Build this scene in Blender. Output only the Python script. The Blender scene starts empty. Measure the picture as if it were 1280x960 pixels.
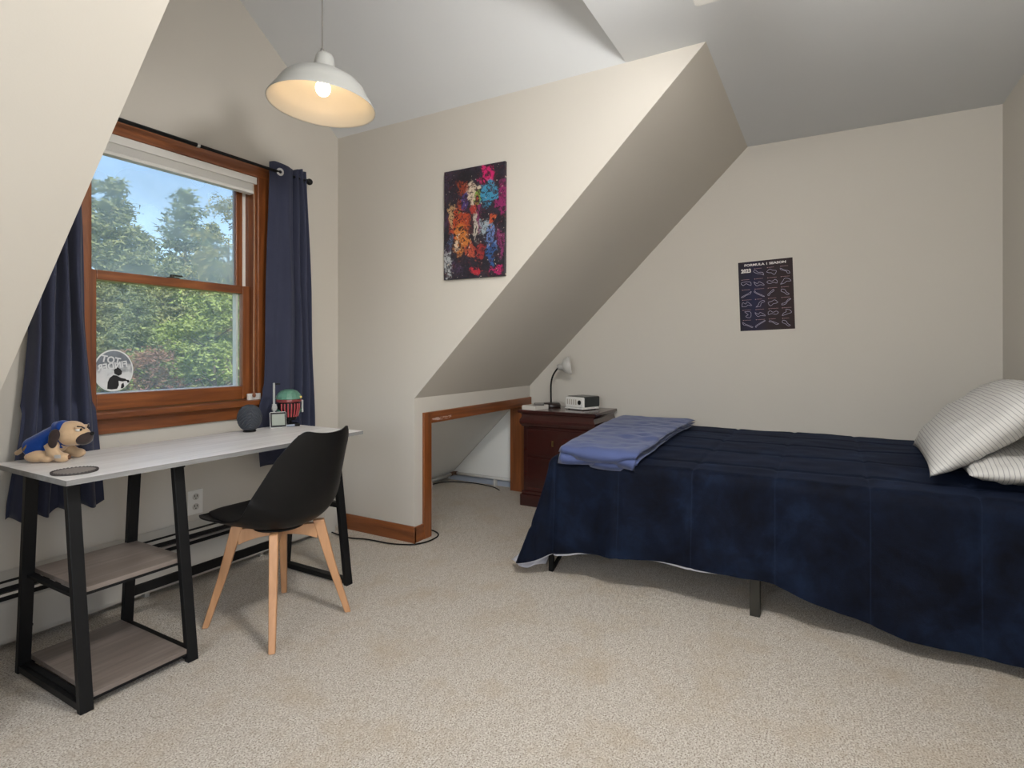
import bpy, bmesh, math, random
from mathutils import Vector, Matrix, noise

random.seed(7)
C = bpy.context.scene.collection
PI = math.pi
R = math.radians

# ------------------------------------------------------------------ materials
def mat(name, col=(0.5, 0.5, 0.5), rough=0.6, metal=0.0, spec=0.5, sheen=0.0, coat=0.0):
    m = bpy.data.materials.new(name); m.use_nodes = True
    b = m.node_tree.nodes['Principled BSDF']
    b.inputs['Base Color'].default_value = (*col, 1)
    b.inputs['Roughness'].default_value = rough
    b.inputs['Metallic'].default_value = metal
    b.inputs['Specular IOR Level'].default_value = spec
    if sheen:
        b.inputs['Sheen Weight'].default_value = sheen
        b.inputs['Sheen Roughness'].default_value = 0.4
    if coat:
        b.inputs['Coat Weight'].default_value = coat
        b.inputs['Coat Roughness'].default_value = 0.15
    return m

class NT:
    """small node-building helper"""
    def __init__(self, m):
        self.m = m; self.t = m.node_tree; self.n = self.t.nodes; self.b = self.n.get('Principled BSDF')
    def new(self, typ, **kw):
        x = self.n.new(typ)
        for k, v in kw.items():
            if k in x.inputs: x.inputs[k].default_value = v
            else: setattr(x, k, v)
        return x
    def link(self, a, b): self.t.links.new(a, b)
    def coord(self, scale=(1, 1, 1), rot=(0, 0, 0), which='Object'):
        tc = self.n.new('ShaderNodeTexCoord'); mp = self.n.new('ShaderNodeMapping')
        mp.inputs['Scale'].default_value = scale; mp.inputs['Rotation'].default_value = rot
        self.link(tc.outputs[which], mp.inputs['Vector']); return mp.outputs['Vector']
    def noise(self, vec, scale, detail=4, rough=0.55, dist=0.0):
        x = self.new('ShaderNodeTexNoise', Scale=scale, Detail=detail, Roughness=rough, Distortion=dist)
        self.link(vec, x.inputs['Vector']); return x.outputs['Fac']
    def ramp(self, fac, stops):
        x = self.n.new('ShaderNodeValToRGB'); e = x.color_ramp.elements
        while len(e) < len(stops): e.new(0.5)
        for k, (p, c) in enumerate(stops):
            e[k].position = p; e[k].color = (*c, 1)
        self.link(fac, x.inputs['Fac']); return x.outputs['Color']
    def mix(self, fac, a, b, blend='MIX'):
        x = self.n.new('ShaderNodeMix'); x.data_type = 'RGBA'; x.blend_type = blend
        for s, v in ((x.inputs[0], fac), (x.inputs[6], a), (x.inputs[7], b)):
            if hasattr(v, 'links'): self.link(v, s)
            elif isinstance(v, tuple): s.default_value = (*v, 1)
            else: s.default_value = v
        return x.outputs[2]
    def math(self, op, a, b=None, c=None):
        x = self.n.new('ShaderNodeMath'); x.operation = op
        for k, v in enumerate((a, b, c)):
            if v is None: continue
            if hasattr(v, 'links'): self.link(v, x.inputs[k])
            else: x.inputs[k].default_value = v
        return x.outputs[0]
    def bump(self, h, strength=0.3, dist=0.01):
        x = self.new('ShaderNodeBump', Strength=strength, Distance=dist)
        self.link(h, x.inputs['Height']); self.link(x.outputs['Normal'], self.b.inputs['Normal'])
    def color(self, c): self.link(c, self.b.inputs['Base Color'])

def paint(name, col, bump=0.05):
    m = mat(name, col, 0.85, spec=0.25); n = NT(m)
    v = n.coord()
    n.color(n.mix(n.noise(v, 1.3, 3), tuple(c * 0.97 for c in col), tuple(min(1, c * 1.03) for c in col)))
    n.bump(n.noise(v, 260, 2), bump, 0.002)
    return m

def wood(name, dark, light, axis, rough=0.38, coat=0.3, scale=1.0):
    """grain runs along axis 0, 1 or 2 of the object"""
    m = mat(name, light, rough, coat=coat); n = NT(m)
    s = [26 * scale] * 3; s[axis] = 1.6 * scale
    v = n.coord(tuple(s))
    f = n.noise(v, 1.0, 6, 0.6, 0.9)
    col = n.ramp(f, [(0.28, dark), (0.5, tuple((a + b) / 2 for a, b in zip(dark, light))), (0.72, light)])
    s2 = [90 * scale] * 3; s2[axis] = 3 * scale
    f2 = n.noise(n.coord(tuple(s2)), 1.0, 3)
    n.color(n.mix(n.math('MULTIPLY', f2, 0.35), col, tuple(c * 0.55 for c in dark)))
    n.bump(f, 0.08, 0.003)
    return m

M = {}
M['wall'] = paint('wall_paint', (0.535, 0.505, 0.455))
M['ceiling'] = paint('ceiling_paint', (0.60, 0.615, 0.63))
M['recess'] = paint('recess_brightened_paint', (0.80, 0.80, 0.77))  # lighter than the walls, brightening the recess in place of bounced light
OD, OL = (0.105, 0.026, 0.006), (0.33, 0.105, 0.026)
M['oak_x'] = wood('stained_trim_wood_x', OD, OL, 0)
M['oak_y'] = wood('stained_trim_wood_y', OD, OL, 1)
M['oak_z'] = wood('stained_trim_wood_z', OD, OL, 2)
M['cherry_x'] = wood('cherry_wood_x', (0.016, 0.0035, 0.003), (0.070, 0.0125, 0.010), 1, 0.25, 0.5)
M['beech'] = wood('beech_wood', (0.42, 0.21, 0.095), (0.56, 0.31, 0.16), 2, 0.45, 0.1, 0.8)
M['black_metal'] = mat('black_powder_coated_metal', (0.0050, 0.0052, 0.0058), 0.48, 0.0, 0.22)
M['black_plastic'] = mat('black_plastic', (0.0032, 0.0032, 0.0036), 0.46, 0.0, 0.22)
M['black_fabric'] = mat('black_cushion_leather', (0.0045, 0.0045, 0.005), 0.55, 0.0, 0.22)
M['dark_void'] = mat('dark_interior', (0.006, 0.006, 0.006), 0.9)
M['white_paint'] = mat('white_enamel', (0.62, 0.61, 0.58), 0.4)
M['heater'] = mat('heater_enamel', (0.47, 0.455, 0.42), 0.45)
M['white_plastic'] = mat('white_plastic', (0.72, 0.71, 0.68), 0.4)
M['silver'] = mat('brushed_metal', (0.55, 0.54, 0.53), 0.35, 1.0)
M['brass'] = mat('antique_brass', (0.25, 0.17, 0.07), 0.4, 1.0)
M['bronze'] = mat('bronze_metal', (0.030, 0.028, 0.022), 0.5, 0.3)

# carpet: cut pile with strong speckle and worn brownish patches
m = mat('beige_carpet', (0.5, 0.44, 0.36), 1.0, spec=0.05); n = NT(m)
v = n.coord()
f1 = n.noise(v, 185, 4, 0.8)
col = n.ramp(f1, [(0.38, (0.20, 0.145, 0.10)), (0.46, (0.62, 0.555, 0.475)), (0.57, (0.86, 0.81, 0.735)), (0.68, (0.95, 0.92, 0.87))])
f2 = n.noise(v, 38, 4, 0.7)
col = n.mix(n.ramp(f2, [(0.48, (0, 0, 0)), (0.72, (0.6, 0.6, 0.6))]), col, (0.46, 0.39, 0.31))
f3 = n.noise(v, 4.5, 5, 0.6)
col = n.mix(n.ramp(f3, [(0.48, (0, 0, 0)), (0.75, (0.45, 0.45, 0.45))]), col, (0.56, 0.44, 0.29))
n.color(col)
n.bump(n.math('ADD', f1, n.math('MULTIPLY', f2, 1.2)), 0.9, 0.012)
M['carpet'] = m

# greyed plank laminate for the desk
def laminate(name, c1, c2, c3):
    m = mat(name, c2, 0.38, spec=0.5); n = NT(m)
    f = n.noise(n.coord((1.2, 22, 22)), 1.0, 6, 0.65, 0.8)
    col = n.ramp(f, [(0.25, c1), (0.5, c2), (0.75, c3)])
    f2 = n.noise(n.coord((4, 130, 130)), 1.0, 3)
    n.color(n.mix(n.math('MULTIPLY', f2, 0.3), col, c1))
    return m
M['desktop'] = laminate('pale_grey_oak_laminate', (0.56, 0.54, 0.525), (0.74, 0.725, 0.71), (0.83, 0.82, 0.81))
M['shelf'] = laminate('grey_oak_laminate', (0.10, 0.078, 0.066), (0.185, 0.152, 0.132), (0.27, 0.23, 0.205))

# fabrics
def fabric(name, col, rough=0.9, sheen=0.3, weave=500, bump=0.25, var=0.12):
    m = mat(name, col, rough, spec=0.15, sheen=sheen); n = NT(m)
    v = n.coord()
    n.color(n.mix(n.noise(v, 6, 4), tuple(c * (1 - var) for c in col), tuple(c * (1 + var) for c in col)))
    n.bump(n.noise(v, weave, 2), bump, 0.002)
    return m
M['curtain'] = fabric('slate_navy_curtain', (0.036, 0.0405, 0.070), 0.85, 0.15, 700, 0.15)
m = mat('navy_velvet', (0.004, 0.008, 0.024), 0.8, spec=0.12, sheen=0.05); n = NT(m)
m.node_tree.nodes['Principled BSDF'].inputs['Sheen Tint'].default_value = (0.25, 0.4, 0.9, 1)
v = n.coord()
n_sep = n.n.new('ShaderNodeSeparateXYZ'); n.link(v, n_sep.inputs[0])
sd_ = n.math('ABSOLUTE', n.math('SUBTRACT', n.math('FRACT', n.math('ADD', n.math('MULTIPLY', n.math('ADD', n_sep.outputs['Y'], 0.25 - 0.53), 1 / 0.335), 20.5)), 0.5))
stitch = n.math('MULTIPLY', n.math('LESS_THAN', sd_, 0.008), 0.30)
f = n.math('ADD', n.math('MULTIPLY', n.noise(v, 3.2, 6, 0.65, 0.6), 0.75), n.math('MULTIPLY', n.noise(v, 16, 4, 0.6, 0.8), 0.25))
n.color(n.mix(stitch, n.ramp(f, [(0.38, (0.0012, 0.0018, 0.0052)), (0.52, (0.0026, 0.0052, 0.0145)), (0.70, (0.0065, 0.0140, 0.036))]), (0.012, 0.020, 0.042)))
n.bump(n.noise(v, 300, 2), 0.3, 0.002); M['velvet'] = m
M['lining'] = fabric('pale_grey_lining', (0.52, 0.52, 0.56), 0.9, 0.1)
M['sheet'] = fabric('white_sheet', (0.50, 0.50, 0.55), 0.9, 0.1)
M['mattress'] = fabric('white_mattress', (0.6, 0.6, 0.6), 0.9, 0.1)
M['blanket'] = fabric('steel_blue_blanket', (0.070, 0.092, 0.205), 0.9, 0.25, 350, 0.35, 0.18)

m = mat('striped_pillowcase', (0.56, 0.55, 0.52), 0.9, spec=0.15); n = NT(m)
tc = n.n.new('ShaderNodeTexCoord'); sx = n.n.new('ShaderNodeSeparateXYZ')
n.link(tc.outputs['Object'], sx.inputs[0])
fr = n.math('FRACT', n.math('MULTIPLY', sx.outputs['Y'], 1 / 0.0150))
ln = n.math('LESS_THAN', fr, 0.17)
n.color(n.mix(n.math('MULTIPLY', ln, 0.70), (0.52, 0.51, 0.49), (0.20, 0.20, 0.215)))
n.bump(n.noise(n.coord(), 14, 4), 0.25, 0.02)
M['pillow'] = m

# ------------------------------------------------------------------ builders
def tag(o, label=None, cat=None, group=None, kind=None):
    if label: o['label'] = label
    if cat: o['category'] = cat
    if group: o['group'] = group
    if kind: o['kind'] = kind
    return o

ROOTM = {}
def thing(name, label, cat, loc=(0, 0, 0), rot=(0, 0, 0), group=None, kind=None):
    o = bpy.data.objects.new(name, None); C.objects.link(o)
    o.empty_display_size = 0.1
    o.location = loc; o.rotation_euler = rot
    from mathutils import Euler
    ROOTM[o.name] = Matrix.LocRotScale(Vector(loc), Euler(rot), None)
    return tag(o, label, cat, group, kind)

def root_of(o):
    while o.parent: o = o.parent
    return o

def obj(name, bm, m, parent=None, smooth=False, world=True, label=None, bevel=0.0, seg=2):
    """link a bmesh as one object; world=True means the vertices were given in world space"""
    if parent is not None and world:
        mm = ROOTM.get(root_of(parent).name)
        if mm is not None: bm.transform(mm.inverted())
    me = bpy.data.meshes.new(name)
    bmesh.ops.recalc_face_normals(bm, faces=bm.faces)
    bm.to_mesh(me); bm.free()
    for mt in (m if isinstance(m, (list, tuple)) else [m]): me.materials.append(mt)
    o = bpy.data.objects.new(name, me); C.objects.link(o)
    if smooth:
        me.shade_smooth() if hasattr(me, 'shade_smooth') else [setattr(p, 'use_smooth', True) for p in me.polygons]
    if parent is not None: o.parent = parent
    if label: o['label'] = label
    if bevel:
        b = o.modifiers.new('bevel', 'BEVEL'); b.width = bevel; b.segments = seg
        b.limit_method = 'ANGLE'; b.angle_limit = R(40)
    return o

def single(name, bm, m, label, cat, smooth=False, bevel=0.0, group=None, kind=None):
    """a thing that is one mesh: origin at the middle of its base"""
    xs = [v.co for v in bm.verts]
    c = Vector(((min(p.x for p in xs) + max(p.x for p in xs)) / 2, (min(p.y for p in xs) + max(p.y for p in xs)) / 2, min(p.z for p in xs)))
    bm.transform(Matrix.Translation(-c))
    o = obj(name, bm, m, None, smooth, bevel=bevel)
    o.location = c; ROOTM[o.name] = Matrix.Translation(c)
    return tag(o, label, cat, group, kind)

def struct(name, bm, m, parent=None, bevel=0.0, smooth=False):
    o = obj(name, bm, m, parent, smooth, bevel=bevel)
    if parent is None: o['kind'] = 'structure'
    return o

def new(): return bmesh.new()

def box(bm, x0, x1, y0, y1, z0, z1, mi=0):
    vs = [bm.verts.new(p) for p in ((x0, y0, z0), (x1, y0, z0), (x1, y1, z0), (x0, y1, z0), (x0, y0, z1), (x1, y0, z1), (x1, y1, z1), (x0, y1, z1))]
    for f in ((3, 2, 1, 0), (4, 5, 6, 7), (0, 1, 5, 4), (1, 2, 6, 5), (2, 3, 7, 6), (3, 0, 4, 7)):
        bm.faces.new([vs[i] for i in f]).material_index = mi
    return bm

def hexa(bm, bot, top):
    """8-point solid from four bottom and four top points"""
    vs = [bm.verts.new(p) for p in list(bot) + list(top)]
    for f in ((3, 2, 1, 0), (4, 5, 6, 7), (0, 1, 5, 4), (1, 2, 6, 5), (2, 3, 7, 6), (3, 0, 4, 7)):
        bm.faces.new([vs[i] for i in f])
    return bm

def prism(bm, pts, axis, a, b, mi=0):
    """extrude a 2-D polygon along an axis (0,1,2) from a to b"""
    def p3(p, t):
        q = list(p); q.insert(axis, t); return q
    A = [bm.verts.new(p3(p, a)) for p in pts]; B = [bm.verts.new(p3(p, b)) for p in pts]
    n = len(pts)
    bm.faces.new(A).material_index = mi; bm.faces.new(B[::-1]).material_index = mi
    for i in range(n):
        bm.faces.new((A[i], B[i], B[(i + 1) % n], A[(i + 1) % n])).material_index = mi
    return bm

def catmull(pts, k=6):
    pts = [Vector(p) for p in pts]; out = []
    for i in range(len(pts) - 1):
        p0 = pts[max(i - 1, 0)]; p1 = pts[i]; p2 = pts[i + 1]; p3 = pts[min(i + 2, len(pts) - 1)]
        for j in range(k):
            t = j / k
            out.append(0.5 * ((2 * p1) + (p2 - p0) * t + (2 * p0 - 5 * p1 + 4 * p2 - p3) * t * t + (3 * p1 - p0 - 3 * p2 + p3) * t ** 3))
    out.append(pts[-1]); return out

def tube(bm, pts, r, seg=8, mi=0, cap=True):
    pts = [Vector(p) for p in pts]; n = len(pts)
    rr = r if isinstance(r, (list, tuple)) else [r] * n
    t0 = (pts[1] - pts[0]).normalized()
    up = Vector((0, 0, 1)) if abs(t0.z) < 0.9 else Vector((1, 0, 0))
    u = t0.cross(up).normalized(); rings = []
    for i in range(n):
        t = (pts[min(i + 1, n - 1)] - pts[max(i - 1, 0)]).normalized()
        u = (u - t * u.dot(t)).normalized(); w = t.cross(u)
        rings.append([bm.verts.new(pts[i] + (u * math.cos(2 * PI * k / seg) + w * math.sin(2 * PI * k / seg)) * rr[i]) for k in range(seg)])
    for a, b in zip(rings, rings[1:]):
        for k in range(seg): bm.faces.new((a[k], a[(k + 1) % seg], b[(k + 1) % seg], b[k])).material_index = mi
    if cap:
        bm.faces.new(rings[0][::-1]).material_index = mi; bm.faces.new(rings[-1]).material_index = mi
    return bm

def lathe(bm, prof, seg=32, mat4=None, mi=0, close=True):
    """revolve (r,z) profile about z"""
    rings = []
    for r, z in prof:
        if r < 1e-6: rings.append([bm.verts.new((0, 0, z))])
        else: rings.append([bm.verts.new((r * math.cos(2 * PI * k / seg), r * math.sin(2 * PI * k / seg), z)) for k in range(seg)])
    for a, b in zip(rings, rings[1:]):
        for k in range(seg):
            q = [a[k % len(a)], a[(k + 1) % len(a)], b[(k + 1) % len(b)], b[k % len(b)]]
            q = list(dict.fromkeys(q))
            if len(q) > 2: bm.faces.new(q).material_index = mi
    if mat4 is not None:
        vs = [v for rg in rings for v in rg]
        bmesh.ops.transform(bm, matrix=mat4, verts=vs)
    return bm

def ell(bm, c, r, rot=None, seg=20, mi=0):
    r = r if isinstance(r, (tuple, list)) else (r, r, r)
    mm = Matrix.Translation(Vector(c)) @ (rot if rot is not None else Matrix.Identity(4)) @ Matrix.Diagonal((*r, 1))
    res = bmesh.ops.create_uvsphere(bm, u_segments=seg, v_segments=max(8, seg // 2), radius=1.0, matrix=mm)
    for v in res['verts']:
        for f in v.link_faces: f.material_index = mi
    return bm

def rotm(ax, deg): return Matrix.Rotation(R(deg), 4, ax)

def grid(bm, nu, nv, fn, mi=0):
    vs = [[bm.verts.new(fn(i / nu, j / nv)) for j in range(nv + 1)] for i in range(nu + 1)]
    for i in range(nu):
        for j in range(nv):
            bm.faces.new((vs[i][j], vs[i + 1][j], vs[i + 1][j + 1], vs[i][j + 1])).material_index = mi
    return vs

def remesh(o, vox, smooth=3):
    r = o.modifiers.new('remesh', 'REMESH'); r.mode = 'VOXEL'; r.voxel_size = vox; r.use_smooth_shade = True
    s = o.modifiers.new('smooth', 'SMOOTH'); s.factor = 0.5; s.iterations = smooth

def textmesh(s, size, mat4, bold=0.0, extrude=0.0003):
    """bmesh of a line of lettering, already placed"""
    cu = bpy.data.curves.new('t', 'FONT'); cu.body = s; cu.size = size; cu.extrude = extrude
    cu.offset = bold; cu.align_x = 'CENTER'; cu.align_y = 'CENTER'; cu.resolution_u = 3
    to = bpy.data.objects.new('t', cu); C.objects.link(to)
    dg = bpy.context.evaluated_depsgraph_get()
    me = bpy.data.meshes.new_from_object(to.evaluated_get(dg))
    bm = bmesh.new(); bm.from_mesh(me); bm.transform(mat4)
    bpy.data.objects.remove(to); bpy.data.meshes.remove(me); bpy.data.curves.remove(cu)
    return bm

def joinbm(dst, src):
    me = bpy.data.meshes.new('tmp'); src.to_mesh(me); src.free(); dst.from_mesh(me); bpy.data.meshes.remove(me)

# ------------------------------------------------------------------ key planes of the room (metres)
XL, XC, XG = 0.638, 2.593, 4.065      # left dormer side, right dormer side, gable wall
YK, YW, YR = 2.137, 2.77, -0.845      # knee wall, window wall, wall behind the pillows
ZC, ZK = 2.515, 0.855                 # flat ceiling, knee-wall height
YS = YK - (ZC - ZK)                   # where the 45 degree slope meets the flat ceiling
YV = 0.843                            # where the flat ceiling stops and the dormer vault begins
XRG = (XL + XC) / 2; ZRG = ZC + 0.749 * (XC - XRG)
XW = -1.6                             # far wall behind the camera

# ------------------------------------------------------------------ shell
struct('floor', box(new(), XW - 0.1, XG + 0.1, YR - 0.1, 3.05, -0.12, 0), M['carpet'])
WX0, WX1, WZ0, WZ1 = 1.183, 2.001, 0.838, 2.10     # window opening
bm = new()
box(bm, XL - 0.1, WX0, YW, YW + 0.13, 0, 3.3); box(bm, WX1, XC + 0.1, YW, YW + 0.13, 0, 3.3)
box(bm, WX0, WX1, YW, YW + 0.13, 0, WZ0); box(bm, WX0, WX1, YW, YW + 0.13, WZ1, 3.3)
struct('wall_window', bm, M['wall'])
poly = [(YK + 0.001, 0), (YW + 0.01, 0), (YW + 0.01, ZC + 0.02), (YS - 0.018, ZC + 0.02), (YK + 0.001, ZK + 0.002)]
struct('wall_dormer_right', prism(new(), poly, 0, XC, XC + 0.07), M['wall'])
struct('wall_dormer_left', prism(new(), poly, 0, XL - 0.07, XL), M['wall'])
OX0, OX1, OZ = 2.735, 3.968, 0.695                 # low opening in the right knee wall
bm = new()
box(bm, XC + 0.001, OX0, YK, YK + 0.113, 0, ZK + 0.03); box(bm, OX1, XG, YK, YK + 0.113, 0, ZK + 0.03)
box(bm, OX0, OX1, YK, YK + 0.113, OZ, ZK + 0.03)
struct('wall_knee_right', bm, M['wall'])
struct('wall_knee_left', box(new(), XW, XL - 0.001, YK, YK + 0.113, 0, ZK + 0.03), M['wall'])
def slope(x0, x1, yend):
    p = [(YS - 0.05, ZC + 0.05), (yend, YK + ZK - yend), (yend + 0.1, YK + ZK - yend + 0.0), (YS + 0.05, ZC + 0.15)]
    p = [(YS - 0.03, ZC + 0.03), (yend, YK + ZK - yend), (yend + 0.08, YK + ZK - yend + 0.08), (YS + 0.05, ZC + 0.11)]
    return prism(new(), p, 0, x0, x1)
struct('ceiling_slope_right', slope(XC + 0.001, XG + 0.05, 2.992), M['wall'])
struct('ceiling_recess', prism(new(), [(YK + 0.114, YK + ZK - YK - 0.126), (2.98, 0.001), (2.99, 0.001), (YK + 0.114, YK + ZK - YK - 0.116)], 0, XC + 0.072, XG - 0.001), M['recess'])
struct('wall_recess', prism(new(), [(YK + 0.114, 0.0), (2.97, 0.0), (YK + 0.114, 0.72)], 0, XG - 0.004, XG + 0.01), M['recess'])  # thin panel over the gable wall carrying the brightened recess colour
struct('ceiling_slope_left', slope(XW - 0.05, XL - 0.001, 2.30), M['wall'])
bm = new()
box(bm, XW - 0.1, XG + 0.1, YR - 0.1, YS, ZC, ZC + 0.08)
box(bm, XL - 0.0, XC + 0.0, YS, YV, ZC, ZC + 0.08)
box(bm, XC, XC + 0.07, YS, YS + 0.03, ZC, ZC + 0.08)
box(bm, XL - 0.07, XL, YS, YS + 0.03, ZC, ZC + 0.08)
struct('ceiling', bm, M['ceiling'])
bm = new()
for xa in (XC, XL):
    s = 1 if xa == XC else -1
    prism(bm, [(xa + s * 0.1, ZC - 0.0749), (XRG, ZRG), (XRG, ZRG + 0.1), (xa + s * 0.1, ZC + 0.03)], 1, YV, YW + 0.2)
struct('ceiling_vault', bm, M['ceiling'])
struct('wall_vault_end', prism(new(), [(XL - 0.07, ZC + 0.02), (XC + 0.07, ZC + 0.02), (XRG, ZRG + 0.08)], 1, YV - 0.06, YV - 0.001), M['wall'])
struct('wall_gable', box(new(), XG, XG + 0.1, YR - 0.1, 3.05, 0, ZC + 0.3), M['wall'])
UX0, UX1, UZ0, UZ1 = -1.25, 0.35, 0.80, 2.10    # added window in the right wall, unseen, for fill light
bm = new()
box(bm, XW - 0.1, UX0, YR - 0.1, YR, 0, ZC + 0.05); box(bm, UX1, XG, YR - 0.1, YR, 0, ZC + 0.05)
box(bm, UX0, UX1, YR - 0.1, YR, 0, UZ0); box(bm, UX0, UX1, YR - 0.1, YR, UZ1, ZC + 0.05)
struct('wall_right', bm, M['wall'])
VY0, VY1, VZ0, VZ1 = -0.25, 1.35, 0.75, 2.15    # added window in the wall behind the camera, for fill light
bm = new()
box(bm, XW - 0.1, XW, YR, VY0, 0, ZC + 0.05); box(bm, XW - 0.1, XW, VY1, YK + 0.1, 0, ZC + 0.05)
box(bm, XW - 0.1, XW, VY0, VY1, 0, VZ0); box(bm, XW - 0.1, XW, VY0, VY1, VZ1, ZC + 0.05)
struct('wall_left', bm, M['wall'])

# baseboards and opening trim
bm = new()
prism(bm, [(XC, 0), (XC - 0.013, 0), (XC - 0.013, 0.083), (XC - 0.008, 0.095), (XC, 0.095)], 1, YK - 0.013, 2.69)
struct('baseboard_dormer', bm, M['oak_y'])
struct('baseboard_knee', box(new(), XC - 0.012, OX0 - 0.066, YK - 0.013, YK, 0, 0.094), M['oak_x'], bevel=0.002)
M['worn'] = mat('worn_paint', (0.5, 0.42, 0.36), 0.8)
bm = new(); box(bm, OX0 - 0.068, OX0 + 0.002, YK - 0.018, YK, 0, OZ + 0.068)
struct('trim_1', bm, M['oak_z'], bevel=0.003)
bm = new(); box(bm, OX0 + 0.002, XG - 0.004, YK - 0.018, YK, OZ - 0.002, OZ + 0.068)
wm = wood('worn_trim_wood', OD, OL, 0); n = NT(wm); bc = n.b.inputs['Base Color'].links[0].from_socket
sp = n.n.new('ShaderNodeSeparateXYZ'); tc = n.n.new('ShaderNodeTexCoord'); n.link(tc.outputs['Object'], sp.inputs[0])
ax = n.math('LESS_THAN', n.math('ABSOLUTE', n.math('SUBTRACT', sp.outputs['X'], 2.84)), 0.10)
az = n.math('LESS_THAN', n.math('ABSOLUTE', n.math('SUBTRACT', sp.outputs['Z'], OZ + 0.020)), 0.009)
wn = n.math('GREATER_THAN', n.noise(n.coord((18, 18, 90)), 1.0, 4), 0.50)
n.color(n.mix(n.math('MULTIPLY', n.math('MULTIPLY', ax, az), n.math('MULTIPLY', wn, 0.7)), bc, (0.55, 0.42, 0.38)))
struct('trim_2', bm, wm, bevel=0.003)
bm = new(); box(bm, OX1 - 0.002, XG - 0.004, YK - 0.018, YK, 0, OZ - 0.002)
box(bm, OX1 - 0.012, OX1 - 0.0005, YK - 0.004, YK + 0.125, 0, OZ - 0.001)
struct('trim_3', bm, M['oak_z'], bevel=0.002)
struct('baseboard_recess', box(new(), XG - 0.016, XG, YK + 0.125, 2.93, 0, 0.045), mat('blue_grey_board', (0.36, 0.40, 0.47), 0.6))

# ------------------------------------------------------------------ window
w = thing('window_1', None, None, ((WX0 + WX1) / 2, YW, 0.77), kind='structure')
bm = new()
for x0, x1 in ((WX0 - 0.075, WX0 + 0.004), (WX1 - 0.004, WX1 + 0.075)):
    box(bm, x0, x1, YW - 0.018, YW, 0.868, WZ1 + 0.076)
obj('side_casing', bm, M['oak_z'], w, bevel=0.004)
obj('head_casing', box(new(), WX0 - 0.074, WX1 + 0.074, YW - 0.0185, YW, WZ1 - 0.003, WZ1 + 0.0765), M['oak_x'], w, bevel=0.004)
bm = new()
box(bm, WX0, WX0 + 0.012, YW - 0.002, YW + 0.128, 0.868, WZ1); box(bm, WX1 - 0.012, WX1, YW - 0.002, YW + 0.128, 0.868, WZ1)
obj('jamb', bm, M['oak_z'], w)
obj('head_jamb', box(new(), WX0, WX1, YW - 0.002, YW + 0.128, WZ1 - 0.012, WZ1 - 0.001), M['oak_x'], w)
obj('stool', box(new(), WX0 - 0.095, WX1 + 0.082, YW - 0.058, YW + 0.12, 0.838, 0.868), M['oak_x'], w, bevel=0.006)
obj('apron', box(new(), WX0 - 0.074, WX1 + 0.074, YW - 0.017, YW, 0.770, 0.838), M['oak_x'], w, bevel=0.004)
def sash(name, x0, x1, z0, z1, y0, y1, st, rb, rt):
    bm = new()
    box(bm, x0, x0 + st, y0, y1, z0, z1); box(bm, x1 - st, x1, y0, y1, z0, z1)
    o = obj(name, bm, M['oak_z'], w, bevel=0.003)
    bm = new()
    box(bm, x0 + st, x1 - st, y0, y1, z0, z0 + rb); box(bm, x0 + st, x1 - st, y0, y1, z1 - rt, z1)
    obj('rail', bm, M['oak_x'], o, bevel=0.003)
    return o
lo = sash('lower_sash', WX0 + 0.014, WX1 - 0.013, 0.870, 1.494, 2.812, 2.846, 0.042, 0.072, 0.042)
up = sash('upper_sash', WX0 + 0.014, WX1 - 0.030, 1.452, 2.085, 2.850, 2.884, 0.040, 0.042, 0.045)
# exterior storm sash with pale edge, and jamb liner
bm = new(); box(bm, WX1 - 0.0305, WX1 - 0.0125, 2.850, 2.884, 1.494, 2.086)
obj('jamb_liner', bm, M['white_plastic'], w, label='pale plastic jamb liner')
bm = new(); box(bm, WX1 - 0.070, WX1 - 0.058, 2.850, 2.880, 0.940, 1.452); box(bm, WX0 + 0.058, WX0 + 0.066, 2.850, 2.880, 0.94, 1.452)
box(bm, WX0 + 0.066, WX1 - 0.070, 2.852, 2.880, 0.938, 0.946)
obj('screen_frame', bm, M['white_plastic'], w, label='white screen frame')
bm = new(); box(bm, 1.555, 1.605, 2.818, 2.842, 1.494, 1.500); tube(bm, [(1.575, 2.83, 1.50), (1.575, 2.83, 1.512)], 0.010, 12); box(bm, 1.57, 1.625, 2.824, 2.834, 1.506, 1.513)
obj('sash_lock', bm, M['bronze'], w)
# glass: clear pane with a faint painted haze mixed into its shader
def glass(name, veil):
    m = bpy.data.materials.new(name); m.use_nodes = True; t = m.node_tree; t.nodes.clear()
    out = t.nodes.new('ShaderNodeOutputMaterial'); tr = t.nodes.new('ShaderNodeBsdfTransparent')
    gl = t.nodes.new('ShaderNodeBsdfGlossy'); gl.inputs['Roughness'].default_value = 0.02
    df = t.nodes.new('ShaderNodeBsdfTranslucent'); df.inputs['Color'].default_value = (0.8, 0.85, 0.9, 1)
    fr = t.nodes.new('ShaderNodeFresnel'); fr.inputs['IOR'].default_value = 1.25
    a = t.nodes.new('ShaderNodeMixShader'); b = t.nodes.new('ShaderNodeMixShader')
    tc = t.nodes.new('ShaderNodeTexCoord'); nz = t.nodes.new('ShaderNodeTexNoise'); nz.inputs['Scale'].default_value = 3
    mu = t.nodes.new('ShaderNodeMath'); mu.operation = 'MULTIPLY'; mu.inputs[1].default_value = veil * 2
    t.links.new(tc.outputs['Object'], nz.inputs['Vector']); t.links.new(nz.outputs['Fac'], mu.inputs[0])
    t.links.new(mu.outputs[0], a.inputs[0]); t.links.new(tr.outputs[0], a.inputs[1]); t.links.new(df.outputs[0], a.inputs[2])
    t.links.new(fr.outputs[0], b.inputs[0]); t.links.new(a.outputs[0], b.inputs[1]); t.links.new(gl.outputs[0], b.inputs[2])
    t.links.new(b.outputs[0], out.inputs['Surface'])
    return m
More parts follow.
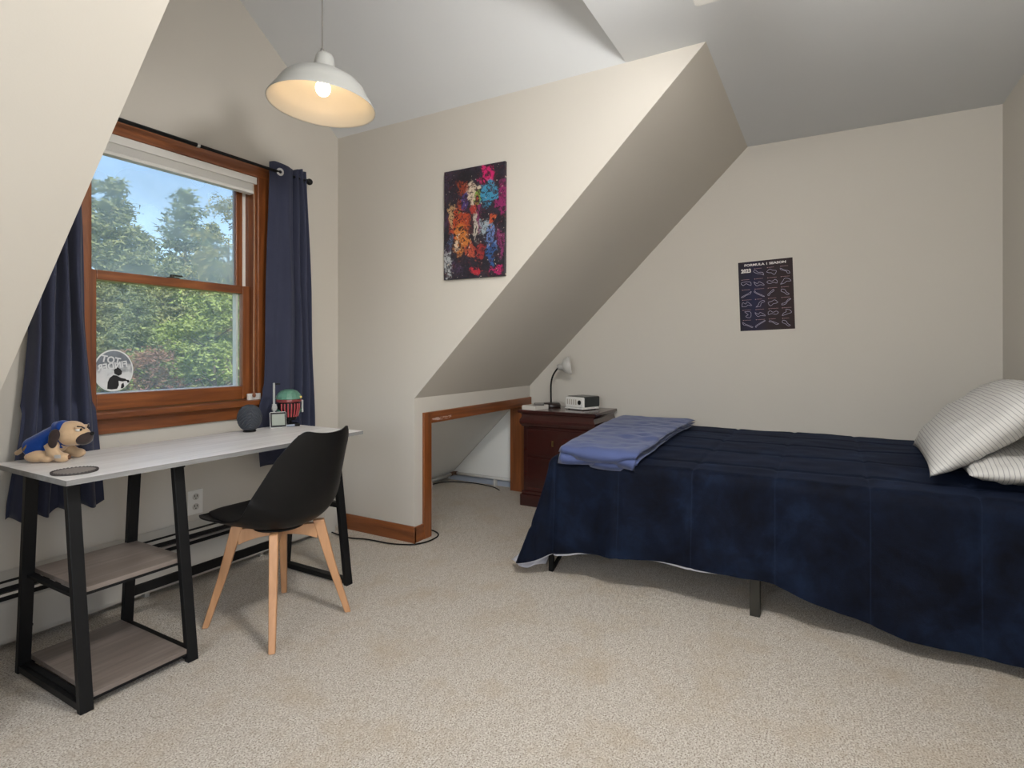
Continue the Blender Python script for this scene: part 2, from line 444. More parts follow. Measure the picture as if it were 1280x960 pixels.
bm = new(); box(bm, WX0 + 0.050, WX1 - 0.050, 2.8285, 2.8305, 0.938, 1.456)
obj('pane', bm, glass('clear_glass', 0.13), lo)
bm = new(); box(bm, WX0 + 0.050, WX1 - 0.066, 2.866, 2.868, 1.488, 2.045)
obj('pane', bm, glass('hazed_glass', 0.29), up)

# added window, unseen behind the camera, made to frame a fill lamp
w2 = thing('added_window_2', None, None, (XW, (VY0 + VY1) / 2, VZ0), kind='structure')
bm = new()
for y0_, y1_ in ((VY0 - 0.07, VY0), (VY1, VY1 + 0.07)): box(bm, XW, XW + 0.018, y0_, y1_, VZ0, VZ1)
for y0_, y1_ in ((VY0, VY0 + 0.05), (VY1 - 0.05, VY1), ((VY0 + VY1) / 2 - 0.03, (VY0 + VY1) / 2 + 0.03)): box(bm, XW - 0.06, XW - 0.02, y0_, y1_, VZ0, VZ1)
obj('side_casing', bm, M['oak_z'], w2, bevel=0.003)
bm = new()
for z0_, z1_ in ((VZ0 - 0.07, VZ0), (VZ1, VZ1 + 0.07)): box(bm, XW, XW + 0.018, VY0 - 0.07, VY1 + 0.07, z0_, z1_)
for z0_, z1_ in ((VZ0, VZ0 + 0.05), (VZ1 - 0.05, VZ1)): box(bm, XW - 0.06, XW - 0.02, VY0, VY1, z0_, z1_)
obj('head_casing', bm, M['oak_y'], w2, bevel=0.003)

w3 = thing('added_window_3', None, None, ((UX0 + UX1) / 2, YR, UZ0), kind='structure')  # another added window, out of view, opened for fill light
bm = new()
for a_, b_ in ((UX0 - 0.07, UX0), (UX1, UX1 + 0.07)): box(bm, a_, b_, YR, YR + 0.018, UZ0, UZ1)
for a_, b_ in ((UX0, UX0 + 0.05), (UX1 - 0.05, UX1), ((UX0 + UX1) / 2 - 0.03, (UX0 + UX1) / 2 + 0.03)): box(bm, a_, b_, YR - 0.06, YR - 0.02, UZ0, UZ1)
obj('side_casing', bm, M['oak_z'], w3, bevel=0.003)
bm = new()
for z0_, z1_ in ((UZ0 - 0.07, UZ0), (UZ1, UZ1 + 0.07)): box(bm, UX0 - 0.07, UX1 + 0.07, YR, YR + 0.018, z0_, z1_)
for z0_, z1_ in ((UZ0, UZ0 + 0.05), (UZ1 - 0.05, UZ1)): box(bm, UX0, UX1, YR - 0.06, YR - 0.02, z0_, z1_)
obj('head_casing', bm, M['oak_x'], w3, bevel=0.003)

# ------------------------------------------------------------------ window blind with cord
bl = thing('window_blind', 'white blind drawn up tight at the top of the window', 'blind', (1.59, 2.795, 2.01))
obj('headrail', box(new(), WX0 + 0.014, WX1 - 0.006, 2.757, 2.812, 2.058, 2.096), M['white_paint'], bl, bevel=0.002)
bm = new()
for k in range(9):
    z = 2.022 + k * 0.0042
    box(bm, WX0 + 0.018, WX1 - 0.016, 2.768, 2.806, z, z + 0.0032)
obj('folded_slats', bm, M['white_paint'], bl)
obj('bottom_rail', box(new(), WX0 + 0.018, WX1 - 0.016, 2.766, 2.808, 2.004, 2.021), M['white_paint'], bl, bevel=0.002)
c = obj('pull_cord', tube(new(), catmull([(1.977, 2.76, 2.06), (1.978, 2.757, 1.8), (1.975, 2.757, 1.4), (1.972, 2.755, 1.05), (1.962, 2.74, 0.912)], 4), 0.0016, 6), mat('tan_cord', (0.55, 0.36, 0.22), 0.8), bl)
bm = new(); lathe(bm, [(0, 0.0), (0.007, 0.002), (0.0095, 0.012), (0.006, 0.024), (0.0025, 0.032), (0, 0.033)], 12, Matrix.Translation((1.9605, 2.7345, 0.882)))
obj('tassel', bm, mat('tan_wood_bead', (0.22, 0.08, 0.04), 0.5), c)
bm = new(); box(bm, 1.935, 2.012, 2.748, 2.762, 0.868, 0.902)
single('window_tag', bm, M['white_plastic'], 'small white plastic tag standing on the window sill behind the cord tassel', 'tag', bevel=0.002)

# ------------------------------------------------------------------ curtain rod and curtains
rd = thing('curtain_rod', 'thin black curtain rod running along the top of the window', 'curtain rod', (1.5, 2.69, 2.14))
ZR = 2.143
obj('pole', tube(new(), [(0.70, 2.69, ZR), (1.62, 2.69, ZR)], 0.0095, 12), M['black_metal'], rd, smooth=True)
obj('inner_pole', tube(new(), [(1.62, 2.69, ZR), (2.285, 2.69, ZR)], 0.0078, 12), M['black_metal'], rd, smooth=True)
obj('joint_ring', tube(new(), [(1.615, 2.69, ZR), (1.629, 2.69, ZR)], 0.0108, 12), M['silver'], rd, smooth=True)
bm = new(); ell(bm, (2.297, 2.69, ZR), 0.019); tube(bm, [(2.270, 2.69, ZR), (2.286, 2.69, ZR)], 0.012, 12)
obj('finial', bm, M['black_metal'], rd, smooth=True)
for x in (0.86, 2.262):
    bm = new(); tube(bm, [(x, 2.768, ZR - 0.02), (x, 2.69, ZR - 0.014)], 0.005, 8); box(bm, x - 0.010, x + 0.010, 2.764, 2.769, ZR - 0.05, ZR + 0.02)
    obj('bracket', bm, M['black_metal'], rd)

def smooth_tab(tab, u):
    for (a, b), (c2, d) in zip(tab, tab[1:]):
        if u <= c2:
            t = (u - a) / (c2 - a); t = t * t * (3 - 2 * t); return b + (d - b) * t
    return tab[-1][1]
def curtain(label, edges, ztop, zbot, folds, phase, amp, nu=150, nv=60, hem=0.006, cl=lambda x, y, z: y, table=None):
    """edges(z) -> left and right x of the panel; folds = cumulative fold positions"""
    bm = new()
    def fn(u, v):
        z = ztop + (zbot - ztop) * v
        x0, x1 = edges(z)
        # uneven pleats: map u through fold positions
        k = 0
        while k < len(folds) - 2 and u > folds[k + 1]: k += 1
        ph = (k + (u - folds[k]) / (folds[k + 1] - folds[k])) * PI
        s = math.cos(ph + phase)
        s = math.copysign(abs(s) ** 0.75, s)
        g = 0.75 + 0.35 * v
        x = x0 + (x1 - x0) * u + 0.004 * math.sin(7 * z + 9 * u)
        if table: s = smooth_tab(table, u) / amp
        y = 2.69 + amp * g * s + 0.006 * noise.noise((u * 5, z * 2.2, 3.1))
        zz = z + hem * math.sin(ph * 1.0 + 0.5) * v + (0.010 * math.sin(u * 9) * (1 - v) if v < 0.02 else 0)
        return (x, cl(x, y, z), zz)
    grid(bm, nu, nv, fn)
    root = thing('curtain', label, 'curtain', ((edges(zbot)[0] + edges(zbot)[1]) / 2, 2.69, zbot))
    o = obj('panel', bm, M['curtain'], root, smooth=True)
    s = o.modifiers.new('thick', 'SOLIDIFY'); s.thickness = 0.0025
    return root
def lerp_tab(tab, z):
    tab = sorted(tab)
    if z <= tab[0][0]: return tab[0][1]
    for (a, b), (c2, d) in zip(tab, tab[1:]):
        if z <= c2: return b + (d - b) * (z - a) / (c2 - a)
    return tab[-1][1]
def edges_r(z):
    return (lerp_tab([(0.48, 1.972), (0.62, 1.962), (0.78, 1.950), (0.95, 2.000), (1.3, 2.008), (2.2, 2.030)], z), lerp_tab([(0.5, 2.335), (0.7, 2.330), (1.5, 2.305), (2.2, 2.270)], z))
def push_r(x, y, z):
    return min(y, 2.697 + 0.03 * max(0, (x - 2.1)) / 0.2) if z < 0.90 else y
cr = curtain('dark navy grommet curtain hanging at the right side of the window behind the desk', edges_r, 2.188, 0.500, [0, 0.36, 0.54, 0.68, 0.80, 0.90, 1.0], 0.25, 0.030, cl=lambda x, y, z: push_r(x, y, z), table=[(0, 0.018), (0.20, 0.004), (0.42, -0.028), (0.53, -0.018), (0.61, 0.026), (0.69, -0.024), (0.77, 0.026), (0.85, -0.022), (0.93, 0.024), (1, -0.006)])
def edges_l(z):
    return (lerp_tab([(0.45, 0.885), (0.55, 0.893), (0.78, 0.930), (1.2, 0.960), (2.2, 0.985)], z), lerp_tab([(0.45, 1.222), (0.8, 1.190), (1.26, 1.156), (1.68, 1.140), (2.2, 1.12)], z))
cl_ = curtain('dark navy curtain hanging at the left side of the window, partly behind the sloped ceiling', edges_l, 2.188, 0.492, [0, 0.10, 0.20, 0.32, 0.44, 0.56, 0.70, 0.80, 1.0], 0.0, 0.032, hem=0.012, cl=lambda x, y, z: min(y, 2.700) if z < 0.9 else y)
def grommet(parent, x, y, ang):
    bm = new()
    mt = Matrix.Translation((x, y, ZR)) @ rotm('Z', ang) @ rotm('X', 90)
    pr = [(0.0155 + 0.0065 * math.cos(a), 0.003 * math.sin(a)) for a in [2 * PI * k / 10 for k in range(11)]]
    lathe(bm, pr, 28, mt)
    obj('grommet', bm, M['silver'], parent, smooth=True)
grommet(cr, 2.088, 2.683, -16); grommet(cl_, 1.0, 2.664, 10)

# ------------------------------------------------------------------ window sticker (seen from inside, so mirrored)
SX, SY, SZ = 1.314, 2.8272, 1.046; SR = 0.0955
st = thing('window_sticker', 'round grey and white rescue sticker on the lower left of the window glass', 'sticker', (SX, SY, SZ - SR))
def disc(bm, cx, cz, r, y, seg=40, sx=0.82):
    vs = [bm.verts.new((cx + sx * r * math.cos(2 * PI * k / seg), y, cz + r * math.sin(2 * PI * k / seg))) for k in range(seg)]
    ws = [bm.verts.new((p.co.x, y + 0.0004, p.co.z)) for p in vs]
    bm.faces.new(vs); bm.faces.new(ws[::-1])
    for k in range(seg): bm.faces.new((vs[k], ws[k], ws[(k + 1) % seg], vs[(k + 1) % seg]))
    return bm
m = mat('sticker_grey_print', (0.3, 0.32, 0.35), 0.5); n = NT(m)
sp = n.n.new('ShaderNodeSeparateXYZ'); tc = n.n.new('ShaderNodeTexCoord'); n.link(tc.outputs['Object'], sp.inputs[0])
fz = n.math('ADD', n.math('MULTIPLY', sp.outputs['Z'], 3.8), n.math('MULTIPLY', n.noise(n.coord(), 28, 4), 0.5))
n.color(n.ramp(fz, [(0.34, (0.74, 0.75, 0.76)), (0.58, (0.62, 0.64, 0.66)), (0.74, (0.13, 0.15, 0.18)), (1.0, (0.22, 0.25, 0.29))]))
bm = disc(new(), SX, SZ, SR, SY + 0.0004, sx=0.86); obj('border', bm, mat('sticker_white', (0.7, 0.72, 0.72), 0.5), st)
bm = disc(new(), SX, SZ, SR * 0.93, SY - 0.0002, sx=0.86); obj('print', bm, m, st)
mt = Matrix.Translation((SX - 0.012, SY - 0.0008, SZ + 0.047)) @ rotm('Y', 12) @ rotm('X', 90) @ Matrix.Diagonal((-0.92, 1, 1, 1))
mt2 = Matrix.Translation((SX - 0.004, SY - 0.0008, SZ + 0.020)) @ rotm('Y', -8) @ rotm('X', 90) @ Matrix.Diagonal((-0.92, 1, 1, 1))
bm = textmesh('TOT', 0.042, mt, 0.0012); joinbm(bm, textmesh('FINDER', 0.040, mt2, 0.0012))
obj('lettering', bm, mat('sticker_letter_grey', (0.66, 0.68, 0.70), 0.5), st)
def flat(bm, pts, y):
    a = [bm.verts.new((SX + x * SR, y, SZ + z * SR)) for x, z in pts]; b = [bm.verts.new((SX + x * SR, y + 0.0004, SZ + z * SR)) for x, z in pts]
    bm.faces.new(a); bm.faces.new(b[::-1])
    for k in range(len(pts)): bm.faces.new((a[k], b[k], b[(k + 1) % len(pts)], a[(k + 1) % len(pts)]))
bm = new()
flat(bm, [(-0.28, -0.86), (-0.26, -0.55), (-0.18, -0.35), (-0.02, -0.22), (0.12, -0.24), (0.30, -0.36), (0.52, -0.42), (0.56, -0.52), (0.36, -0.54), (0.20, -0.50), (0.22, -0.70), (0.14, -0.88), (-0.10, -0.90)], SY - 0.0009)
flat(bm, [(0.03, -0.16), (0.00, 0.02), (0.10, 0.12), (0.13, 0.20), (0.20, 0.12), (0.30, 0.04), (0.36, -0.06), (0.33, -0.20), (0.20, -0.26)], SY - 0.0009)
flat(bm, [(0.30, -0.86), (0.33, -0.66), (0.42, -0.60), (0.46, -0.78), (0.38, -0.88)], SY - 0.0009)
flat(bm, [(0.54, -0.46), (0.66, -0.48), (0.70, -0.58), (0.60, -0.62)], SY - 0.0009)
obj('silhouette', bm, mat('sticker_black', (0.008, 0.008, 0.01), 0.5), st)

# ------------------------------------------------------------------ baseboard heater, outlet
ht = thing('baseboard_heater', 'long pale baseboard heater along the foot of the window wall', 'heater', (1.6, 2.73, 0))
HX0, HX1 = 0.66, 2.535
obj('back_panel', prism(new(), [(2.769, 0.03), (2.769, 0.285), (2.762, 0.288), (2.722, 0.262), (2.712, 0.240), (2.716, 0.240), (2.726, 0.256), (2.760, 0.276), (2.760, 0.03)], 0, HX0, HX1), M['heater'], ht)
obj('front_panel', prism(new(), [(2.703, 0.032), (2.700, 0.045), (2.700, 0.182), (2.710, 0.188), (2.711, 0.184), (2.705, 0.180), (2.705, 0.045), (2.708, 0.032)], 0, HX0, HX1), M['heater'], ht)
obj('damper', prism(new(), [(2.706, 0.207), (2.708, 0.216), (2.740, 0.226), (2.740, 0.220), (2.712, 0.210)], 0, HX0 + 0.02, HX1 - 0.12), M['silver'], ht)
bm = new(); box(bm, HX0 + 0.01, HX1 - 0.02, 2.718, 2.756, 0.06, 0.262)
obj('fins', bm, M['dark_void'], ht)
bm = new(); prism(bm, [(2.769, 0.0), (2.769, 0.287), (2.722, 0.264), (2.698, 0.225), (2.698, 0.0)], 0, HX1 - 0.11, HX1 - 0.03)
obj('end_cap', bm, M['heater'], ht, bevel=0.003)
for x in (0.8, 1.4, 2.0):
    obj('foot', box(new(), x, x + 0.02, 2.735, 2.765, 0, 0.04), M['heater'], ht)

ou = thing('wall_outlet', 'white duplex wall outlet under the window above the heater', 'outlet', (1.653, YW, 0.378))
obj('cover_plate', box(new(), 1.616, 1.692, YW - 0.006, YW - 0.0002, 0.316, 0.438), M['white_plastic'], ou, bevel=0.003)
for z in (0.404, 0.354):
    bm = new(); disc(bm, 1.654, z, 0.0165, YW - 0.0075, 20, 1.05); s = obj('socket', bm, mat('socket_face', (0.5, 0.48, 0.44), 0.5), ou)
    bm = new()
    for dx in (-0.007, 0.005): box(bm, 1.654 + dx, 1.654 + dx + 0.003, YW - 0.0080, YW - 0.0070, z - 0.001, z + 0.009)
    tube(bm, [(1.654, YW - 0.0080, z - 0.008), (1.654, YW - 0.007, z - 0.008)], 0.003, 8)
    obj('slot', bm, M['dark_void'], s)

# ------------------------------------------------------------------ desk
TZ = 0.735
dk = thing('desk', 'long grey-oak topped desk with black metal legs and two shelves under the window', 'desk', (1.44, 2.30, 0))
obj('desktop', box(new(), 0.8135, 2.0665, 2.0335, 2.5705, TZ - 0.017, TZ), M['desktop'], dk)
bm = new(); box(bm, 0.812, 2.068, 2.032, 2.0334, TZ - 0.017, TZ - 0.0004); box(bm, 0.812, 0.8134, 2.032, 2.572, TZ - 0.017, TZ - 0.0004); box(bm, 2.0666, 2.068, 2.032, 2.572, TZ - 0.017, TZ - 0.0004); box(bm, 0.812, 2.068, 2.5706, 2.572, TZ - 0.017, TZ - 0.0004)
bmesh.ops.remove_doubles(bm, verts=bm.verts, dist=1e-5)
obj('edge_band', bm, laminate('grey_edge_laminate', (0.13, 0.125, 0.12), (0.20, 0.195, 0.19), (0.28, 0.275, 0.27)), dk, label='darker grey edge band')
def leg(x, yb, yt, zt=TZ - 0.017, wx=0.038, wy=0.024):
    bm = new()
    hexa(bm, [(x, yb, 0.0), (x + wx, yb, 0.0), (x + wx, yb + wy, 0.0), (x, yb + wy, 0.0)], [(x, yt, zt), (x + wx, yt, zt), (x + wx, yt + wy, zt), (x, yt + wy, zt)])
    return obj('leg', bm, M['black_metal'], dk, bevel=0.002)
LX = (0.846, 1.182, 1.948)
def yf(z): return 2.020 + 0.095 * z / 0.718      # front face of the front legs at height z
def yb(z): return 2.472 - 0.070 * z / 0.718
for x in LX:
    leg(x, 2.020, 2.115); leg(x, 2.472, 2.402)
    obj('foot_rail', box(new(), x + 0.002, x + 0.036, 2.044, 2.474, 0.006, 0.030), M['black_metal'], dk, bevel=0.002)
    obj('top_rail', box(new(), x + 0.002, x + 0.036, 2.10, 2.44, TZ - 0.037, TZ - 0.0172), M['black_metal'], dk, bevel=0.002)
obj('side_rail', box(new(), LX[2] + 0.006, LX[2] + 0.032, yf(0.38) + 0.02, yb(0.38) + 0.002, 0.368, 0.392), M['black_metal'], dk)
# shelves between the first two frames
for nm, z, ya, yc in (('upper', 0.367, yf(0.36) + 0.025, 2.452), ('lower', 0.050, 2.030, 2.486)):
    x0, x1 = (0.886, 1.182) if nm == 'lower' else (0.884, 1.216)
    obj('shelf', box(new(), x0, x1, ya, yc, z - 0.016, z), M['shelf'], dk, bevel=0.001)
    obj('shelf_rail', box(new(), 0.880, 1.186, ya + 0.002, ya + 0.016, z - 0.026, z - 0.0162), M['black_metal'], dk)
    obj('shelf_rail', box(new(), 0.880, 1.186, yc - 0.02, yc - 0.004, z - 0.028, z - 0.0162), M['black_metal'], dk)
    for x in LX[:2]:
        obj('shelf_bracket', box(new(), x + 0.016, x + 0.037, ya + 0.0, yc - 0.004, z - 0.027, z - 0.0165), M['black_metal'], dk)
obj('stretcher', box(new(), 1.218, 1.950, 2.468, 2.480, 0.132, 0.172), M['black_metal'], dk, bevel=0.002)
for x in LX[:2]:
    for z in (0.33, 0.16, 0.66):
        obj('bolt', ell(new(), (x + 0.038, yb(z) + 0.012, z), 0.006, seg=8), M['black_metal'], dk)
bm = new(); box(bm, 0.80 + 0.42, 1.27, 2.095, 2.13, TZ - 0.024, TZ - 0.0172)
obj('mounting_plate', bm, M['black_metal'], dk)

# ------------------------------------------------------------------ chair
CHX, CHY = 1.566, 2.022
ch = thing('desk_chair', 'black moulded shell chair on four pale wooden legs pushed up to the desk', 'chair', (CHX, CHY, 0), (0, 0, R(1)))
# shell in local coordinates: +y is the front of the chair
prof = [(0.255, 0.452), (0.235, 0.447), (0.18, 0.428), (0.09, 0.414), (0.0, 0.408), (-0.08, 0.410), (-0.14, 0.425), (-0.186, 0.460), (-0.213, 0.515), (-0.240, 0.59), (-0.268, 0.68), (-0.293, 0.76), (-0.312, 0.822)]
half = [0.185, 0.200, 0.222, 0.235, 0.238, 0.236, 0.232, 0.230, 0.222, 0.207, 0.184, 0.160, 0.136]
lift = [0.004, 0.010, 0.030, 0.050, 0.066, 0.085, 0.110, 0.095, 0.060, 0.035, 0.020, 0.014, 0.016]   # rise of the side edges
fwd = [0.0, 0.0, 0.0, 0.0, 0.0, 0.010, 0.035, 0.070, 0.090, 0.088, 0.074, 0.058, 0.045]              # forward curl of the side edges
def sample(tab, t):
    f = t * (len(tab) - 1); i = min(int(f), len(tab) - 2); a = f - i
    p = [tab[max(i - 1, 0)], tab[i], tab[i + 1], tab[min(i + 2, len(tab) - 1)]]
    def cr1(q): return 0.5 * (2 * q[1] + (q[2] - q[0]) * a + (2 * q[0] - 5 * q[1] + 4 * q[2] - q[3]) * a * a + (3 * q[1] - q[0] - 3 * q[2] + q[3]) * a ** 3)
    return tuple(cr1([q[k] for q in p]) for k in range(2)) if isinstance(tab[0], tuple) else cr1(p)
def shell(u, v):
    s = 2 * u - 1; y, z = sample(prof, v); h = sample(half, v); e = abs(s) ** 2.4
    # round the lip corners at the front, pointed ears at the top
    if v < 0.08: y -= 0.035 * (1 - v / 0.08) * abs(s) ** 3
    if v > 0.86:
        q = ((v - 0.86) / 0.14); z -= q * 0.010 * (1 - s * s); h *= 1 - 0.06 * q ** 3; z -= 0.030 * q * max(0, (abs(s) - 0.68) / 0.32) ** 2.5
    return (s * h, y + sample(fwd, v) * e, z + sample(lift, v) * e)
bm = new(); grid(bm, 40, 72, shell)
o = obj('shell', bm, M['black_plastic'], ch, smooth=True, world=False)
s = o.modifiers.new('thick', 'SOLIDIFY'); s.thickness = 0.006; s.offset = 0
b = o.modifiers.new('bev', 'BEVEL'); b.width = 0.002; b.segments = 2; b.limit_method = 'ANGLE'; b.angle_limit = R(50)
def pad(u, v):
    s = 2 * u - 1; t = 0.05 + 0.42 * v
    x, y, z = shell(0.5 + s * 0.39, t)
    edge = (1 - abs(s) ** 6) * (1 - abs(2 * v - 1) ** 6)
    return (x, y, z + 0.005 + 0.020 * edge)
bm = new(); grid(bm, 24, 24, pad)
o = obj('seat_cushion', bm, M['black_fabric'], ch, smooth=True, world=False)
s = o.modifiers.new('thick', 'SOLIDIFY'); s.thickness = 0.004; s.offset = 0
# wooden base
def cleg(sx, sy):
    bm = new()
    tx, ty, bx, by = 0.112 * sx, 0.112 * sy, 0.193 * sx, 0.203 * sy
    d = Vector((sx, sy, 0)).normalized(); t = Vector((-d.y, d.x, 0))
    def q(cx, cy, z, a, b): return [Vector((cx, cy, z)) + d * (i * a) + t * (j * b) for i, j in ((-1, -1), (1, -1), (1, 1), (-1, 1))]
    bot = q(bx, by, 0, 0.0125, 0.0125); mid = q((tx + bx) / 2 - 0.004 * sx, (ty + by) / 2 - 0.004 * sy, 0.21, 0.017, 0.0155); top = q(tx, ty, 0.412, 0.023, 0.0165)
    hexa(bm, bot, mid); hexa(bm, mid, top)
    bmesh.ops.remove_doubles(bm, verts=bm.verts, dist=1e-5)
    return obj('leg', bm, M['beech'], ch, world=False, bevel=0.005, seg=3)
for sx in (-1, 1):
    for sy in (-1, 1): cleg(sx, sy)
for sgn in (1, -1):
    bm = new(); d = Vector((1, sgn, 0)).normalized(); t = Vector((-d.y, d.x, 0))
    # arched cross beam from leg to leg
    N = 16; ring = []
    for k in range(N + 1):
        a = -0.155 + 0.31 * k / N; zb = 0.362 - 0.030 * (abs(a) / 0.155) ** 2.5; ztp = 0.398
        ring.append([bm.verts.new(d * a + t * (j * 0.014) + Vector((0, 0, z))) for j, z in ((-1, zb), (1, zb), (1, ztp), (-1, ztp))])
    for a, b2 in zip(ring, ring[1:]):
        for k in range(4): bm.faces.new((a[k], a[(k + 1) % 4], b2[(k + 1) % 4], b2[k]))
    bm.faces.new(ring[0][::-1]); bm.faces.new(ring[-1])
    obj('cross_beam', bm, M['beech'], ch, world=False, bevel=0.003)
bm = new(); lathe(bm, [(0, 0.398), (0.10, 0.398), (0.10, 0.404), (0.06, 0.408), (0, 0.408)], 24)
obj('mounting_plate', bm, M['black_metal'], ch, world=False)

# ------------------------------------------------------------------ things on the desk
# ribbed round speaker
sp = thing('smart_speaker', 'dark grey ribbed egg-shaped speaker on the desk in front of the window', 'speaker', (1.765, 2.497, TZ), (0, 0, R(-30)))
def spk(u, v):
    th = 2 * PI * u; ph = PI * (0.02 + 0.96 * v)
    rib = 0.0032 * math.sin(2 * PI * (v * 13 + abs(((u * 2) % 1) - 0.5) * 9))
    r = math.sin(ph); z = -math.cos(ph)
    rr = (0.0545 + rib) * r ** 0.92
    return (rr * math.cos(th), rr * math.sin(th), 0.069 + 0.0655 * z)
bm = new(); grid(bm, 120, 90, spk); bmesh.ops.remove_doubles(bm, verts=bm.verts, dist=1e-5)
m = fabric('charcoal_mesh', (0.050, 0.055, 0.066), 0.8, 0.1, 900, 0.3)
obj('grille', bm, m, sp, smooth=True, world=False)
bm = new(); lathe(bm, [(0, 0), (0.028, 0), (0.031, 0.004), (0.026, 0.010), (0, 0.010)], 28)
obj('base', bm, M['black_plastic'], sp, smooth=False, world=False)
bm = new(); lathe(bm, [(0, 0.1340), (0.018, 0.1330), (0.020, 0.1300), (0, 0.1300)], 24)
obj('top_button', bm, M['black_plastic'], sp, world=False)

# small weather display
dp = thing('weather_display', 'small white digital thermometer with grey screen leaning back on the desk', 'display', (1.918, 2.480, TZ), (0, 0, R(-30)))
tl = Matrix.Translation((0, 0, 0.001)) @ rotm('X', -14)
bm = new(); box(bm, -0.040, 0.040, -0.010, 0.010, 0, 0.084); bm.transform(tl)
obj('case', bm, M['white_plastic'], dp, world=False, bevel=0.006, seg=3)
bm = new(); box(bm, -0.0375, 0.0375, -0.0118, -0.0090, 0.0035, 0.0805); bm.transform(tl)
obj('bezel', bm, M['black_plastic'], dp, world=False)
bm = new(); box(bm, -0.031, 0.031, -0.0124, -0.0114, 0.013, 0.071); bm.transform(tl)
obj('screen', bm, mat('grey_lcd', (0.19, 0.22, 0.18), 0.25), dp, world=False)
bm = new(); box(bm, -0.022, 0.022, 0.008, 0.046, 0.0, 0.004)
obj('stand', bm, M['white_plastic'], dp, world=False)

# collectible helmet (generic)
HLX, HLY = 1.992, 2.500
hm = thing('helmet_model', 'small green and dark red toy helmet on a black stand beside the curtain', 'figurine', (2.008, 2.512, TZ), (0, 0, R(-25)))
green = mat('muted_green_plastic', (0.085, 0.205, 0.145), 0.4); red = mat('dark_red_plastic', (0.17, 0.022, 0.022), 0.4)
bm = new(); lathe(bm, [(0.0, 0.196), (0.022, 0.195), (0.042, 0.187), (0.056, 0.174), (0.064, 0.158), (0.066, 0.146), (0.060, 0.144), (0, 0.144)], 16)
obj('dome', bm, green, hm, smooth=False, world=False)
bm = new(); lathe(bm, [(0, 0.144), (0.063, 0.144), (0.066, 0.134), (0.061, 0.128), (0, 0.128)], 16)
obj('brow_band', bm, red, hm, world=False)
bm = new(); lathe(bm, [(0, 0.130), (0.054, 0.130), (0.056, 0.095), (0.046, 0.052), (0.036, 0.034), (0, 0.034)], 16)
obj('face', bm, M['black_plastic'], hm, world=False)
bm = new()
for k in range(-3, 4):
    a = R(-90 + k * 17)
    r0 = 0.0575
    tube(bm, [(r0 * math.cos(a), r0 * math.sin(a), 0.122), (r0 * math.cos(a), r0 * math.sin(a), 0.096), (0.048 * math.cos(a), 0.048 * math.sin(a), 0.052)], 0.0042, 8)
obj('rib', bm, mat('bright_red_plastic', (0.32, 0.045, 0.05), 0.4), hm, world=False)
for sx in (-1, 1):
    bm = new(); hexa(bm, [(sx * 0.030, -0.030, 0.050), (sx * 0.044, -0.02, 0.050), (sx * 0.044, 0.03, 0.050), (sx * 0.03, 0.03, 0.05)], [(sx * 0.052, -0.034, 0.088), (sx * 0.064, -0.022, 0.094), (sx * 0.064, 0.03, 0.094), (sx * 0.052, 0.03, 0.088)])
    obj('cheek_plate', bm, green, hm, world=False, bevel=0.003)
grey = mat('light_grey_plastic', (0.36, 0.37, 0.36), 0.45)
bm = new(); box(bm, -0.080, -0.070, -0.006, 0.006, 0.075, 0.232); box(bm, -0.084, -0.064, -0.010, 0.010, 0.085, 0.120); tube(bm, [(-0.085, 0, 0.10), (-0.06, 0, 0.10)], 0.011, 12)
obj('side_mast', bm, grey, hm, world=False, bevel=0.002)
obj('mast_tip', box(new(), -0.078, -0.044, -0.004, 0.002, 0.222, 0.230), M['black_plastic'], hm, world=False)
bm = new(); box(bm, 0.064, 0.074, -0.008, 0.010, 0.07, 0.136)
obj('ear_piece', bm, grey, hm, world=False, bevel=0.002)
obj('yellow_mark', box(new(), 0.046, 0.056, -0.045, -0.036, 0.150, 0.160), mat('yellow_plastic', (0.6, 0.42, 0.1), 0.5), hm, world=False)
bm = new(); lathe(bm, [(0, 0.036), (0.014, 0.036), (0.016, 0.014), (0, 0.014)], 12); box(bm, -0.048, 0.048, -0.040, 0.032, 0, 0.014)
sd = obj('stand', bm, M['black_plastic'], hm, world=False, bevel=0.002)
obj('name_plate', box(new(), -0.026, 0.02, -0.0415, -0.0402, 0.003, 0.012), mat('grey_plate', (0.3, 0.34, 0.42), 0.4), sd, world=False)

# plush dog in a blue vest, lying along local +x
pd = thing('plush_dog', 'tan plush pug toy in a blue vest lying on the left end of the desk', 'plush toy', (0.952, 2.452, TZ), (0, 0, R(-50)))
tan = fabric('tan_plush', (0.53, 0.37, 0.23), 1.0, 0.4, 400, 0.5, 0.1)
bm = new()
ell(bm, (-0.046, 0, 0.042), (0.046, 0.044, 0.040)); ell(bm, (-0.010, 0, 0.062), (0.046, 0.041, 0.042)); ell(bm, (0.015, 0, 0.078), (0.036, 0.036, 0.038))
ell(bm, (0.052, -0.006, 0.098), (0.050, 0.048, 0.046)); ell(bm, (0.074, -0.010, 0.090), (0.040, 0.040, 0.036))
for sy in (-1, 1):
    ell(bm, (-0.040, sy * 0.040, 0.021), (0.040, 0.018, 0.020)); ell(bm, (-0.006, sy * 0.046, 0.014), (0.024, 0.015, 0.0135))
    tube(bm, [(0.002, sy * 0.036, 0.064), (0.016, sy * 0.046, 0.036), (0.038, sy * 0.048, 0.018)], [0.022, 0.019, 0.017], 12); ell(bm, (0.044, sy * 0.048, 0.0175), (0.027, 0.0185, 0.0175))
o = obj('body', bm, tan, pd, smooth=True, world=False); remesh(o, 0.0035, 3)
blue = fabric('royal_blue_felt', (0.006, 0.040, 0.21), 0.95, 0.3, 500, 0.4)
bm = new()
